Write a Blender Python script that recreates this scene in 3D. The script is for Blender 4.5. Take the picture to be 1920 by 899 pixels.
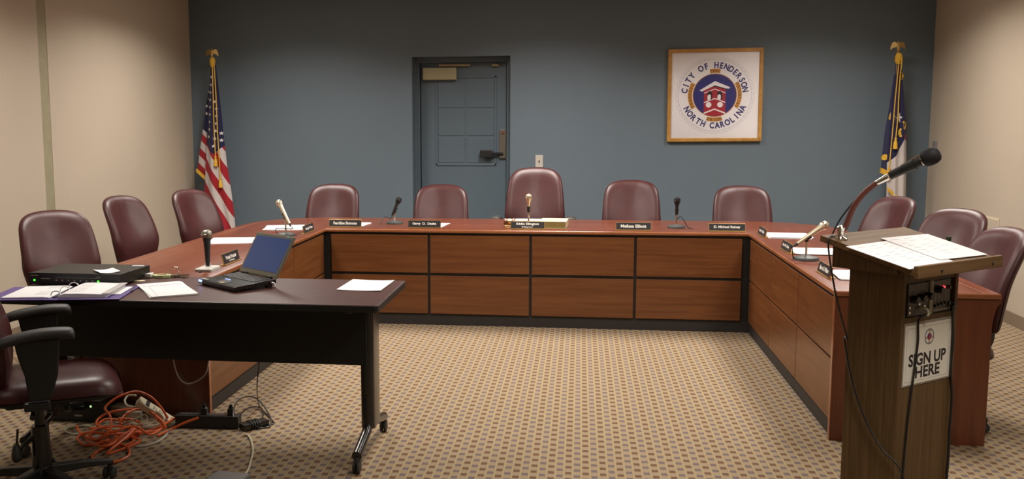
import bpy, bmesh, math, random
from mathutils import Vector, Matrix
random.seed(7)
for o in list(bpy.data.objects): bpy.data.objects.remove(o)
scene = bpy.context.scene
C = scene.collection
PI = math.pi

# ------------------------------------------------------------------ camera (solved from the photograph, 1920x899)
F_PX, U0, V0 = 1824.97, 825.09, 449.55
PITCH, YAW, ROLL = -0.1205, -0.1431, -0.0048
CAM = Vector((0.3696, -7.4476, 1.5922))
fw = Vector((math.sin(YAW)*math.cos(PITCH), math.cos(YAW)*math.cos(PITCH), math.sin(PITCH)))
rt = fw.cross(Vector((0, 0, 1))).normalized(); up = rt.cross(fw)
rt, up = rt*math.cos(ROLL)+up*math.sin(ROLL), up*math.cos(ROLL)-rt*math.sin(ROLL)
cd = bpy.data.cameras.new('camera'); cam = bpy.data.objects.new('camera', cd); C.objects.link(cam)
m = Matrix((rt, up, -fw)).transposed().to_4x4(); m.translation = CAM; cam.matrix_world = m
cd.sensor_fit = 'HORIZONTAL'; cd.sensor_width = 36; cd.lens = F_PX*36/1920
cd.shift_x = (960-U0)/1920; cd.shift_y = (V0-449.5)/1920; cd.clip_start = .05
scene.camera = cam

def ray(u, v): return fw+rt*((u-U0)/F_PX)-up*((v-V0)/F_PX)
def at_z(u, v, z): d = ray(u, v); return CAM+d*((z-CAM.z)/d.z)
def at_y(u, v, y): d = ray(u, v); return CAM+d*((y-CAM.y)/d.y)

# ------------------------------------------------------------------ world, exposure
w = bpy.data.worlds.new('world'); scene.world = w; w.use_nodes = True
w.node_tree.nodes['Background'].inputs[0].default_value = (.05, .05, .05, 1)
w.node_tree.nodes['Background'].inputs[1].default_value = .3
vs = scene.view_settings
vs.view_transform = 'Standard'; vs.look = 'None'; vs.gamma = 1; vs.exposure = 0.12; vs.use_curve_mapping = False

# ------------------------------------------------------------------ ceiling troffers (recessed fluorescents over the desk, plus two rear ones added as fill)
CEIL = 2.92
TROFFERS = [(-2.45, .75, 50), (0, .75, 62), (2.45, .75, 50), (-2.45, -1.75, 40), (0, -1.75, 46), (2.45, -1.75, 40), (1.7, -5.0, 34), (-2.6, -5.2, 3)]  # last two: unseen rear fixtures, added only as fill light
TROFFER_WHERE = ['above the striped flag side of the desk', 'above the tall armchair', 'above the framed seal side of the desk', 'above the black recorder', 'above the open carpet inside the desk', 'above the lectern-side wing', 'added as unseen fill behind the lectern presenter', 'added as unseen fill behind the task chair']
LIGHTCOL = (1.0, .935, .86)
for x, y, pw in TROFFERS:
    ld = bpy.data.lights.new('troffer_lamp', 'AREA'); ld.shape = 'RECTANGLE'; ld.size = .52; ld.size_y = 1.1
    ld.energy = pw; ld.color = LIGHTCOL; ld.spread = math.radians(145)
    lo = bpy.data.objects.new('troffer_lamp', ld); C.objects.link(lo); lo.location = (x, y, CEIL-.03)

# ------------------------------------------------------------------ materials
MATS = {}
def mat(name, col, rough=.5, metal=0, spec=.5, emit=None, es=1, coat=0, noise=None, bump=None, alpha=None):
    """plain principled material; noise=(scale, amount) varies the colour, bump=(scale, strength) the relief"""
    if name in MATS: return MATS[name]
    M = bpy.data.materials.new(name); M.use_nodes = True; nt = M.node_tree; b = nt.nodes['Principled BSDF']
    b.inputs['Base Color'].default_value = (*col, 1); b.inputs['Roughness'].default_value = rough
    b.inputs['Metallic'].default_value = metal; b.inputs['Specular IOR Level'].default_value = spec
    b.inputs['Coat Weight'].default_value = coat; b.inputs['Coat Roughness'].default_value = .1
    if emit: b.inputs['Emission Color'].default_value = (*emit, 1); b.inputs['Emission Strength'].default_value = es
    tc = nt.nodes.new('ShaderNodeTexCoord')
    if noise:
        n = nt.nodes.new('ShaderNodeTexNoise'); n.inputs['Scale'].default_value = noise[0]; n.inputs['Detail'].default_value = 4
        nt.links.new(tc.outputs['Object'], n.inputs['Vector'])
        r = nt.nodes.new('ShaderNodeMapRange'); r.inputs['To Min'].default_value = 1-noise[1]; r.inputs['To Max'].default_value = 1+noise[1]
        r.inputs['From Min'].default_value = .3; r.inputs['From Max'].default_value = .7
        nt.links.new(n.outputs['Fac'], r.inputs['Value'])
        mx = nt.nodes.new('ShaderNodeVectorMath'); mx.operation = 'SCALE'; mx.inputs[0].default_value = col
        nt.links.new(r.outputs['Result'], mx.inputs['Scale']); nt.links.new(mx.outputs['Vector'], b.inputs['Base Color'])
    if bump:
        n2 = nt.nodes.new('ShaderNodeTexNoise'); n2.inputs['Scale'].default_value = bump[0]; n2.inputs['Detail'].default_value = 3
        nt.links.new(tc.outputs['Object'], n2.inputs['Vector'])
        bp = nt.nodes.new('ShaderNodeBump'); bp.inputs['Strength'].default_value = bump[1]; bp.inputs['Distance'].default_value = .002
        nt.links.new(n2.outputs['Fac'], bp.inputs['Height']); nt.links.new(bp.outputs['Normal'], b.inputs['Normal'])
    MATS[name] = M; return M

def wood(name, dark, light, scale, rough=.3, coat=.3, rnd=True, spec=.4, u_shape=False):
    """grain stretched along one object axis; scale = (x, y, z) noise frequencies"""
    M = bpy.data.materials.new(name); M.use_nodes = True; nt = M.node_tree; b = nt.nodes['Principled BSDF']
    L = nt.links.new
    tc = nt.nodes.new('ShaderNodeTexCoord'); mp = nt.nodes.new('ShaderNodeMapping'); mp.inputs['Scale'].default_value = scale
    oi = nt.nodes.new('ShaderNodeObjectInfo'); mul = nt.nodes.new('ShaderNodeMath'); mul.operation = 'MULTIPLY'; mul.inputs[1].default_value = 37 if rnd else 0
    cmb = nt.nodes.new('ShaderNodeCombineXYZ'); L(oi.outputs['Random'], mul.inputs[0])
    for k in range(3): L(mul.outputs[0], cmb.inputs[k])
    add = nt.nodes.new('ShaderNodeVectorMath'); add.operation = 'ADD'
    if u_shape:      # grain runs along each leg of the U, mitred at the inner corners
        sx = nt.nodes.new('ShaderNodeSeparateXYZ'); L(tc.outputs['Object'], sx.inputs[0])
        ab = nt.nodes.new('ShaderNodeMath'); ab.operation = 'ABSOLUTE'; L(sx.outputs['X'], ab.inputs[0])
        sb = nt.nodes.new('ShaderNodeMath'); sb.operation = 'SUBTRACT'; L(ab.outputs[0], sb.inputs[0]); sb.inputs[1].default_value = 1.6
        gt = nt.nodes.new('ShaderNodeMath'); gt.operation = 'GREATER_THAN'; L(sb.outputs[0], gt.inputs[0]); L(sx.outputs['Y'], gt.inputs[1])
        cw = nt.nodes.new('ShaderNodeCombineXYZ'); L(sx.outputs['Y'], cw.inputs[0]); L(sx.outputs['X'], cw.inputs[1])
        mv = nt.nodes.new('ShaderNodeMix'); mv.data_type = 'VECTOR'; L(gt.outputs[0], mv.inputs['Factor']); L(tc.outputs['Object'], mv.inputs[4]); L(cw.outputs[0], mv.inputs[5])
        L(mv.outputs[1], mp.inputs['Vector'])
    else: L(tc.outputs['Object'], mp.inputs['Vector'])
    L(mp.outputs['Vector'], add.inputs[0]); L(cmb.outputs[0], add.inputs[1])
    n1 = nt.nodes.new('ShaderNodeTexNoise'); n1.inputs['Scale'].default_value = 1; n1.inputs['Detail'].default_value = 5; n1.inputs['Distortion'].default_value = .6
    n2 = nt.nodes.new('ShaderNodeTexNoise'); n2.inputs['Scale'].default_value = 5; n2.inputs['Detail'].default_value = 3
    L(add.outputs[0], n1.inputs['Vector']); L(add.outputs[0], n2.inputs['Vector'])
    mx = nt.nodes.new('ShaderNodeMath'); mx.operation = 'MULTIPLY_ADD'; mx.inputs[1].default_value = .3
    L(n2.outputs['Fac'], mx.inputs[0]); L(n1.outputs['Fac'], mx.inputs[2])
    cr = nt.nodes.new('ShaderNodeValToRGB'); cr.color_ramp.elements[0].position = .42; cr.color_ramp.elements[1].position = .85
    cr.color_ramp.elements[0].color = (*dark, 1); cr.color_ramp.elements[1].color = (*light, 1)
    L(mx.outputs[0], cr.inputs['Fac']); L(cr.outputs['Color'], b.inputs['Base Color'])
    b.inputs['Specular IOR Level'].default_value = spec; b.inputs['Roughness'].default_value = rough; b.inputs['Coat Weight'].default_value = coat; b.inputs['Coat Roughness'].default_value = .18
    return M

def carpet_material():
    M = bpy.data.materials.new('carpet'); M.use_nodes = True; nt = M.node_tree; b = nt.nodes['Principled BSDF']; L = nt.links.new
    def math_(op, a, bb=None, c=None):
        n = nt.nodes.new('ShaderNodeMath'); n.operation = op
        for i, v in enumerate((a, bb, c)):
            if v is None: continue
            if isinstance(v, (int, float)): n.inputs[i].default_value = v
            else: L(v, n.inputs[i])
        return n.outputs[0]
    def mixc(f, a, c):
        n = nt.nodes.new('ShaderNodeMix'); n.data_type = 'RGBA'; L(f, n.inputs['Factor'])
        for s, v in ((n.inputs['A'], a), (n.inputs['B'], c)):
            if isinstance(v, tuple): s.default_value = (*v, 1)
            else: L(v, s)
        return n.outputs['Result']
    tc = nt.nodes.new('ShaderNodeTexCoord'); sp = nt.nodes.new('ShaderNodeSeparateXYZ'); L(tc.outputs['Object'], sp.inputs[0])
    nz = nt.nodes.new('ShaderNodeTexNoise'); nz.inputs['Scale'].default_value = 180; nz.inputs['Detail'].default_value = 2; L(tc.outputs['Object'], nz.inputs['Vector'])
    j = math_('MULTIPLY_ADD', nz.outputs['Fac'], .16, -.08)
    PX, PY = .0392, .0775
    cx = math_('DIVIDE', sp.outputs['X'], PX); ci = math_('FLOOR', cx); fx = math_('FRACT', cx)
    odd = math_('FLOORED_MODULO', ci, 2.0)
    ry = math_('ADD', math_('DIVIDE', sp.outputs['Y'], PY), math_('MULTIPLY', odd, .5)); fy = math_('FRACT', ry)
    dx = math_('ABSOLUTE', math_('SUBTRACT', fx, .5)); dy = math_('ABSOLUTE', math_('SUBTRACT', fy, .5))
    inx = math_('LESS_THAN', math_('ADD', dx, j), .36); iny = math_('LESS_THAN', math_('ADD', dy, j), .21)
    dash = math_('MULTIPLY', inx, iny)
    line = math_('GREATER_THAN', dx, .43)
    nb = nt.nodes.new('ShaderNodeTexNoise'); nb.inputs['Scale'].default_value = 420; nb.inputs['Detail'].default_value = 1; L(tc.outputs['Object'], nb.inputs['Vector'])
    col = mixc(nb.outputs['Fac'], (.235, .175, .112), (.315, .24, .158))
    col = mixc(line, col, (.315, .245, .125))
    dcol = mixc(odd, (.135, .075, .045), (.145, .110, .104))
    col = mixc(dash, col, dcol)
    L(col, b.inputs['Base Color']); b.inputs['Roughness'].default_value = .95; b.inputs['Specular IOR Level'].default_value = .1
    bp = nt.nodes.new('ShaderNodeBump'); bp.inputs['Strength'].default_value = .5; bp.inputs['Distance'].default_value = .003
    L(nb.outputs['Fac'], bp.inputs['Height']); L(bp.outputs['Normal'], b.inputs['Normal'])
    return M

leather = mat('burgundy_leather', (.052, .0125, .0125), .40, spec=.38, noise=(9, .12), bump=(260, .12))
blackpl = mat('black_plastic', (.012, .012, .012), .45)
blackmt = mat('black_gloss_metal', (.010, .010, .010), .2, spec=.6)
rubber = mat('dark_rubber', (.028, .026, .024), .55)
bluewall = mat('blue_paint', (.112, .148, .182), .62, noise=(1.2, .04), bump=(160, .25))
bluetrim = mat('blue_gloss_paint', (.098, .134, .165), .42, bump=(60, .05))
beige = mat('beige_paint', (.46, .385, .30), .7, noise=(.8, .03), bump=(140, .25))
olive = mat('olive_trim', (.29, .26, .165), .6, noise=(14, .06))
white_ceiling = mat('ceiling_tile', (.62, .60, .55), .9, noise=(30, .05))
basebd = mat('brown_vinyl', (.20, .145, .10), .5)
paper = mat('white_paper', (.80, .79, .80), .7, noise=(30, .02))
ink = mat('grey_ink', (.42, .42, .44), .8)
blackink = mat('dark_print', (.02, .012, .015), .6)
gold = mat('gold_metal', (.62, .42, .16), .3, metal=.9)
goldcloth = mat('gold_fringe', (.62, .36, .03), .8, noise=(120, .25))
brass = mat('dull_brass', (.34, .27, .16), .35, metal=.8)
chrome = mat('chrome', (.75, .73, .68), .15, metal=1)
champagne = mat('champagne_metal', (.66, .58, .42), .32, metal=.75)
micgrey = mat('mic_grille', (.28, .26, .22), .45, metal=.8, noise=(900, .4))
micdark = mat('mic_dark', (.014, .013, .014), .7, spec=.25, noise=(900, .3))
basegrey = mat('cast_base_grey', (.055, .058, .055), .5, noise=(120, .15))
nameblack = mat('nameplate_black', (.022, .020, .024), .4)
nametext = mat('nameplate_letters', (.92, .90, .84), .5)
counter_m = wood('cherry_counter', (.108, .024, .011), (.172, .046, .020), (1.2, 22, 22), .28, .05, rnd=False, u_shape=True, spec=.32)
counter_e = wood('cherry_edge', (.22, .070, .026), (.34, .125, .050), (3, 3, 30), .28, .4, rnd=False)
panel_x = wood('cherry_panel', (.108, .034, .010), (.170, .062, .019), (1.6, 1.6, 34), .34, .15)
endwood = wood('cherry_end_panel', (.105, .028, .012), (.165, .050, .020), (26, 26, 1.6), .32, .25)
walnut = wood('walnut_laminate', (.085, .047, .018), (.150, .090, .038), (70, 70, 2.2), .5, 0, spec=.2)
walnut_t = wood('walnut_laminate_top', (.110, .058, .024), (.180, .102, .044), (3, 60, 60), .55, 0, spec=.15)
kickm = mat('black_vinyl_kick', (.022, .018, .016), .6)
tabletop_m = wood('mahogany_laminate', (.056, .019, .016), (.086, .033, .027), (3, 60, 60), .36, 0)

# ------------------------------------------------------------------ mesh helpers
class MB:
    def __init__(s): s.v = []; s.f = []; s.mi = []
    def add(s, vs, fs, mi=0):
        k = len(s.v); s.v += [tuple(p) for p in vs]; s.f += [tuple(i+k for i in f) for f in fs]; s.mi += [mi]*len(fs); return s
    def box(s, x0, x1, y0, y1, z0, z1, mi=0):
        vs = [(x, y, z) for z in (z0, z1) for y in (y0, y1) for x in (x0, x1)]
        return s.add(vs, [(0, 2, 3, 1), (4, 5, 7, 6), (0, 1, 5, 4), (2, 6, 7, 3), (0, 4, 6, 2), (1, 3, 7, 5)], mi)
    def loft(s, rings, closed=True, caps=True, mi=0):
        n = len(rings[0]); vs = [p for r in rings for p in r]; fs = []
        for i in range(len(rings)-1):
            for j in range(n if closed else n-1):
                a, b = i*n+j, i*n+(j+1) % n
                fs.append((a, b, b+n, a+n))
        if caps is True and closed: fs.append(tuple(range(n))[::-1])
        if caps and closed: fs.append(tuple((len(rings)-1)*n+j for j in range(n)))
        return s.add(vs, fs, mi)
    def tube(s, pts, r, n=8, mi=0, caps=True):
        pts = [Vector(p) for p in pts]; rings = []
        rr = r if isinstance(r, (list, tuple)) else [r]*len(pts)
        ref = None
        for i, p in enumerate(pts):
            t = (pts[min(i+1, len(pts)-1)]-pts[max(i-1, 0)]).normalized()
            if ref is None: ref = Vector((0, 0, 1)) if abs(t.z) < .9 else Vector((1, 0, 0))
            a = ref-t*ref.dot(t)
            if a.length < 1e-4: a = t.orthogonal()
            a.normalize(); ref = a; b = t.cross(a)
            rings.append([p+(a*math.cos(2*PI*k/n)+b*math.sin(2*PI*k/n))*rr[i] for k in range(n)])
        return s.loft(rings, mi=mi, caps=caps)
    def lathe(s, prof, n=24, origin=(0, 0, 0), mi=0):
        ox, oy, oz = origin
        return s.loft([[(ox+r*math.cos(2*PI*k/n), oy+r*math.sin(2*PI*k/n), oz+z) for k in range(n)] for r, z in prof], mi=mi)
    def prism(s, poly, axis, a, b, mi=0):
        """poly is a list of 2-D points; axis 'x','y','z' is the extrusion direction"""
        def P(p, t): return {'x': (t, p[0], p[1]), 'y': (p[0], t, p[1]), 'z': (p[0], p[1], t)}[axis]
        return s.loft([[P(p, a) for p in poly], [P(p, b) for p in poly]], mi=mi)
    def xf(s, M): s.v = [tuple(M @ Vector(p)) for p in s.v]; return s
    def mesh(s, name, mats, smooth=False, bevel=0, seg=2, angle=40):
        me = bpy.data.meshes.new(name); me.from_pydata(s.v, [], s.f)
        for M in (mats if isinstance(mats, (list, tuple)) else [mats]): me.materials.append(M)
        for p, k in zip(me.polygons, s.mi): p.material_index = k
        bm = bmesh.new(); bm.from_mesh(me)
        bmesh.ops.recalc_face_normals(bm, faces=bm.faces)
        if bevel:
            es = [e for e in bm.edges if len(e.link_faces) == 2 and e.calc_face_angle(0) > math.radians(30)]
            bmesh.ops.bevel(bm, geom=es, offset=bevel, segments=seg, profile=.6, affect='EDGES', clamp_overlap=True)
        bm.to_mesh(me); bm.free()
        if smooth:
            for p in me.polygons: p.use_smooth = True
            me.set_sharp_from_angle(angle=math.radians(angle))
        return me
    def obj(s, name, mats, parent=None, **k):
        return link(name, s.mesh(name, mats, **k), parent)

def link(name, me, parent=None, loc=None, rot=None):
    o = bpy.data.objects.new(name, me); C.objects.link(o)
    if parent: o.parent = parent
    if loc is not None: o.location = loc
    if rot is not None: o.rotation_euler = rot
    return o
def tag(o, label, cat, group=None):
    o['label'] = label; o['category'] = cat
    if group: o['group'] = group
    return o
def thing(name, label, cat, loc=(0, 0, 0), rotz=0, group=None):
    o = bpy.data.objects.new(name, None); C.objects.link(o); o.empty_display_size = .1
    o.location = loc; o.rotation_euler = (0, 0, rotz); return tag(o, label, cat, group)
def struct(o): o['kind'] = 'structure'; return o
def dup(o, parent=None):
    c = o.copy(); C.objects.link(c)
    if parent: c.parent = parent
    for ch in list(o.children): dup(ch, c)
    return c
def spline(pts, k=8):
    P = [Vector(p) for p in pts]; out = []
    for i in range(len(P)-1):
        a, b, c, d = P[max(i-1, 0)], P[i], P[i+1], P[min(i+2, len(P)-1)]
        for j in range(k):
            t = j/k; out.append(.5*((2*b)+(c-a)*t+(2*a-5*b+4*c-d)*t*t+(3*b-a-3*c+d)*t**3))
    return out+[P[-1]]
def rrect(hx, hy, r, n=6, cx=0, cy=0):
    out = []
    for k, (sx, sy) in enumerate(((1, 1), (-1, 1), (-1, -1), (1, -1))):
        for i in range(n+1):
            a = k*PI/2+i*PI/2/n; out.append((cx+sx*(hx-r)+r*math.cos(a), cy+sy*(hy-r)+r*math.sin(a)))
    return out

_txt = {}
def text_geo(s, bold=0.0):
    """triangulated flat letters from the built-in font, lying in XY, height about .7 units per size 1"""
    if (s, bold) in _txt: return _txt[(s, bold)]
    cu = bpy.data.curves.new('lettering', 'FONT'); cu.body = s; cu.size = 1; cu.offset = bold; cu.resolution_u = 3
    o = bpy.data.objects.new('lettering', cu); C.objects.link(o)
    dg = bpy.context.evaluated_depsgraph_get(); me = o.evaluated_get(dg).to_mesh()
    vs = [tuple(v.co) for v in me.vertices]; fs = [tuple(p.vertices) for p in me.polygons]
    o.evaluated_get(dg).to_mesh_clear(); bpy.data.objects.remove(o); bpy.data.curves.remove(cu)
    _txt[(s, bold)] = (vs, fs); return vs, fs
def add_text(mb, s, cx, cy, width, height, place, bold=.02, mi=0):
    """letters fitted to width x height, centred on (cx, cy); place maps (x, y) to 3-D"""
    vs, fs = text_geo(s, bold)
    x0, x1 = min(v[0] for v in vs), max(v[0] for v in vs); y0, y1 = min(v[1] for v in vs), max(v[1] for v in vs)
    mb.add([place(cx+((v[0]-x0)/(x1-x0)-.5)*width, cy+((v[1]-y0)/(y1-y0)-.5)*height) for v in vs], fs, mi)
def arc_text(mb, s, a0, a1, rad, h, place, inward=False, bold=.02, mi=0, wide=1.0):
    """letters set along a circle from angle a0 to a1 (degrees)"""
    n = len(s)
    for k, ch in enumerate(s):
        if ch == ' ': continue
        a = math.radians(a0+(a1-a0)*(k/(n-1) if n > 1 else 0))
        vs, fs = text_geo(ch, bold); xc = (min(v[0] for v in vs)+max(v[0] for v in vs))/2
        sc = h/.69; rot = a-PI/2 if not inward else a+PI/2
        base = rad if not inward else rad+h
        px, py = base*math.cos(a), base*math.sin(a); c, sn = math.cos(rot), math.sin(rot)
        mb.add([place(px+((v[0]-xc)*sc*wide)*c-(v[1]*sc)*sn, py+((v[0]-xc)*sc*wide)*sn+(v[1]*sc)*c) for v in vs], fs, mi)

# ------------------------------------------------------------------ the room
XL, XR, YB, YF = -3.757, 3.709, 2.595, -9.6
def plane_box(name, m_, *b): return struct(MB().box(*b).obj(name, m_))
plane_box('floor', carpet_material(), XL-.1, XR+.1, YF-.1, YB+.4, -.05, 0)
plane_box('ceiling', white_ceiling, XL-.1, XR+.1, YF-.1, YB+.4, CEIL, CEIL+.05)
plane_box('wall_right', beige, XR, XR+.1, YF, YB, 0, CEIL)
plane_box('wall_front', beige, XL-.1, XR+.1, YF-.1, YF, 0, CEIL)
plane_box('wall_left', beige, XL-.1, XL, YF, YB, 0, CEIL)
# pilaster panel and olive joint strip on the left wall
struct(MB().box(XL, XL+.014, -.27, -.05, 0, CEIL).obj('trim_1', beige, bevel=.004))
struct(MB().box(XL, XL+.010, -.395, -.27, 0, CEIL).obj('trim_2', olive, bevel=.003))
struct(MB().box(XL, XL+.014, YF, -.395, 0, CEIL).obj('trim_3', beige, bevel=.004))
plane_box('baseboard_right', basebd, XR-.012, XR, YF, YB, 0, .10)
plane_box('baseboard_left', basebd, XL, XL+.026, YF, YB-.02, 0, .10)
# back wall with the door opening
DX0, DX1, DZ = -1.363, -.346, 2.257
bw = MB()
bw.box(XL-.1, DX0, YB, YB+.34, 0, CEIL); bw.box(DX1, XR+.1, YB, YB+.34, 0, CEIL); bw.box(DX0, DX1, YB, YB+.34, DZ, CEIL)
struct(bw.obj('wall_back', bluewall))
plane_box('baseboard_back', basebd, XL+.03, DX0-.02, YB-.012, YB, 0, .10)
plane_box('trim_4', basebd, DX1+.02, XR-.03, YB-.012, YB, 0, .10)

# door: stepped steel frame, leaf with six-light moulded panel
fr = MB()
for (x0, x1) in ((DX0+.001, DX0+.050), (DX1-.050, DX1-.001)): fr.box(x0, x1, YB+.17, YB+.30, 0, DZ-.001)
fr.box(DX0+.050, DX1-.050, YB+.17, YB+.30, DZ-.050, DZ-.001)
for (x0, x1) in ((DX0+.001, DX0+.022), (DX1-.022, DX1-.001)): fr.box(x0, x1, YB+.14, YB+.169, 0, DZ-.001)
fr.box(DX0+.022, DX1-.022, YB+.14, YB+.169, DZ-.022, DZ-.001)
struct(fr.obj('trim_5', bluetrim, bevel=.003))
YD = YB+.225
door = struct(MB().box(DX0+.058, DX1-.058, YD, YD+.045, .01, DZ-.06).obj('door_1', bluetrim, bevel=.002))
pz = lambda u, v: at_y(u, v, YD)
p0, p1 = pz(820.5, 147), pz(927, 306.5); pm = pz(874, 204); pm2 = pz(874, 256.6)
mo = MB()
x0, x1, z1, z0 = p0.x, p1.x, p0.z, p1.z
for a in ((x0-.02, x0, z0-.02, z1+.02), (x1, x1+.02, z0-.02, z1+.02), (x0-.02, x1+.02, z1, z1+.02), (x0-.02, x1+.02, z0-.024, z0)):
    mo.box(a[0], a[1], YD-.010, YD+.002, a[2], a[3])
mo.obj('panel_moulding', bluetrim, door, bevel=.003)
xs = [x0+.006, pm.x-.012, pm.x+.012, x1-.006]; zs = [z0+.006, pm2.z-.012, pm2.z+.012, pm.z-.012, pm.z+.012, z1-.006]
for i in (0, 2):
    for j in (0, 2, 4):
        MB().box(xs[i], xs[i+1], YD-.006, YD+.002, zs[j], zs[j+1]).obj('panel', bluetrim, door, bevel=.005)
a, b = pz(794, 128), pz(857, 150)
cl = MB().box(a.x, b.x, YD-.065, YD, b.z, a.z).obj('door_closer', mat('closer_tan', (.36, .32, .20), .45, metal=.3), door, bevel=.006)
a, b = pz(824, 122), pz(882, 126)
MB().box(a.x, b.x, YD-.05, YD-.035, a.z-.018, a.z+.005).obj('closer_arm', brass, cl, bevel=.002)
a = pz(929, 122)
MB().box(a.x-.035, a.x+.035, YD-.04, YD, a.z-.015, a.z+.008).obj('strike_bracket', brass, door, bevel=.002)
a, b = pz(937, 243), pz(949, 297)
lk = MB().box(a.x, b.x, YD-.028, YD, b.z, a.z).obj('lock_case', mat('lock_bronze', (.15, .125, .095), .45, metal=.3), door, bevel=.006)
MB().lathe([(0, 0), (.014, 0), (.014, .008), (0, .008)], 16).xf(Matrix.Translation((( a.x+b.x)/2, YD-.028, a.z-.035)) @ Matrix.Rotation(PI/2, 4, 'X')).obj('lock_cylinder', mat('red_brown', (.16, .05, .03), .4), lk)
q0, q1 = pz(901, 281), pz(924, 295); q2 = pz(943, 289)
pd = MB().box(q0.x, q1.x, YD-.075, YD-.045, q1.z, q0.z).obj('lever_paddle', blackpl, door, bevel=.008)
MB().tube([(q1.x-.005, YD-.06, (q0.z+q1.z)/2), (q1.x+.03, YD-.055, (q0.z+q1.z)/2+.003), (q2.x, YD-.02, q2.z)], [.022, .012, .018], 10).obj('lever_arm', blackpl, pd, smooth=True)

# light switch
a, b = at_y(1004, 291, YB), at_y(1018, 314, YB)
ls = thing('light_switch', 'small ivory wall switch plate beside the blue door', 'switch', ((a.x+b.x)/2, YB, (a.z+b.z)/2))
hx, hz = (b.x-a.x)/2, (a.z-b.z)/2
ivory = mat('ivory_plastic', (.50, .46, .40), .4)
MB().box(-hx, hx, -.007, 0, -hz, hz).obj('plate', ivory, ls, bevel=.003)
MB().box(-.006, .006, -.016, -.006, -.012, .010).obj('toggle', mat('toggle_dark', (.10, .08, .07), .4), ls, bevel=.002)

# small plates on the right wall
t = thing('wall_sensor', 'tiny grey box fixed to the beige wall near the corner', 'sensor', (XR, 2.40, 1.34))
MB().box(-.02, 0, -.035, .035, -.045, .045).obj('case', mat('sensor_grey', (.20, .19, .20), .5), t, bevel=.004)
t = thing('cover_plate', 'wide painted cover plate on the beige wall behind the chairs', 'plate', (XR, 1.05, .72))
MB().box(-.006, 0, -.16, .16, -.075, .075).obj('plate', mat('plate_cream', (.60, .50, .37), .6), t, bevel=.003)
MB().box(-.009, -.004, -.145, .145, -.062, .062).obj('cover', beige, t, bevel=.002)

# ceiling fixtures that carry the lamps
for i, (x, y, pw) in enumerate(TROFFERS):
    t = thing('ceiling_light', 'recessed fluorescent troffer in the ceiling '+TROFFER_WHERE[i], 'ceiling light', (x, y, CEIL), 0, 'ceiling troffers')
    fm = MB()
    for a in ((-.30, -.27, -.60, .60), (.27, .30, -.60, .60), (-.27, .27, -.60, -.57), (-.27, .27, .57, .60)): fm.box(a[0], a[1], a[2], a[3], -.02, 0)
    fm.obj('frame', mat('white_metal', (.7, .7, .68), .4), t)
    MB().box(-.27, .27, -.57, .57, -.012, -.004).obj('diffuser', mat('lit_diffuser', (.8, .8, .75), .6, emit=(1, .9, .75), es=3.0), t)

# ------------------------------------------------------------------ U-shaped council desk
H, TK = .76, .028
W, OV, G, PITCHP, ZS, ZK = 1.626, .014, .033, .816, .4055, .088
YE = -G-3*PITCHP-.025                                   # outer face of the wing end panels
OX, OYB, CR = 2.375, .87, .66
inner = [(-W+OV, YE-.016), (-W+OV, -OV), (W-OV, -OV), (W-OV, YE-.016)]
outer = [(OX, YE-.016)]
for k in range(15): a = k/14*PI/2; outer.append((OX-CR+CR*math.cos(a), OYB-CR+CR*math.sin(a)))
for k in range(15): a = PI/2+k/14*PI/2; outer.append((-OX+CR+CR*math.cos(a), OYB-CR+CR*math.sin(a)))
outer.append((-OX, YE-.016))
ctop = thing('counter_top', 'continuous glossy cherry counter top of the U-shaped council desk', 'counter')
bm = bmesh.new()
fv = [bm.verts.new((x, y, H)) for x, y in inner+outer]; f = bm.faces.new(fv)
r = bmesh.ops.extrude_face_region(bm, geom=[f]); bmesh.ops.translate(bm, vec=(0, 0, -TK), verts=[v for v in r['geom'] if isinstance(v, bmesh.types.BMVert)])
bmesh.ops.recalc_face_normals(bm, faces=bm.faces)
bmesh.ops.bevel(bm, geom=[e for e in bm.edges if abs(e.verts[0].co.z-e.verts[1].co.z) < 1e-4], offset=.009, segments=3, profile=.5, affect='EDGES')
me = bpy.data.meshes.new('slab'); 
for p in bm.faces: p.material_index = 0 if abs(p.normal.z) > .95 else 1
bm.to_mesh(me); bm.free(); me.materials.append(counter_m); me.materials.append(counter_e)
for p in me.polygons: p.use_smooth = len(p.vertices) < 12
me.set_sharp_from_angle(angle=math.radians(50))
link('slab', me, ctop)
# inlay line that follows the outer edge
def offs(d):
    o = [(OX-d, YE-.01)]
    for k in range(15): a = k/14*PI/2; o.append((OX-CR+(CR-d)*math.cos(a), OYB-CR+(CR-d)*math.sin(a)))
    for k in range(15): a = PI/2+k/14*PI/2; o.append((-OX+CR+(CR-d)*math.cos(a), OYB-CR+(CR-d)*math.sin(a)))
    return o+[(-OX+d, YE-.01)]
MB().loft([[(x, y, H+.0006) for x, y in offs(.078)], [(x, y, H+.0006) for x, y in offs(.072)]], closed=False).obj('inlay_strip', mat('light_inlay', (.34, .13, .055), .3), ctop)

def panel_run(parent, n, pitch, start, face, thick, gap, vgap):
    """2 rows of n panels in the parent's local X, front faces at local y = face (towards -y)"""
    rows = ((ZK+.004, ZS-vgap/2), (ZS+vgap/2, H-TK-.018))
    for (z0, z1) in rows:
        hz = (z1-z0)/2
        me = MB().box(-pitch/2+gap/2, pitch/2-gap/2, -.001, thick, -hz, hz).mesh('panel', panel_x, bevel=.002, seg=1)
        for k in range(n): link('panel', me, parent, (start+(k+.5)*pitch, face, (z0+z1)/2))
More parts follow.
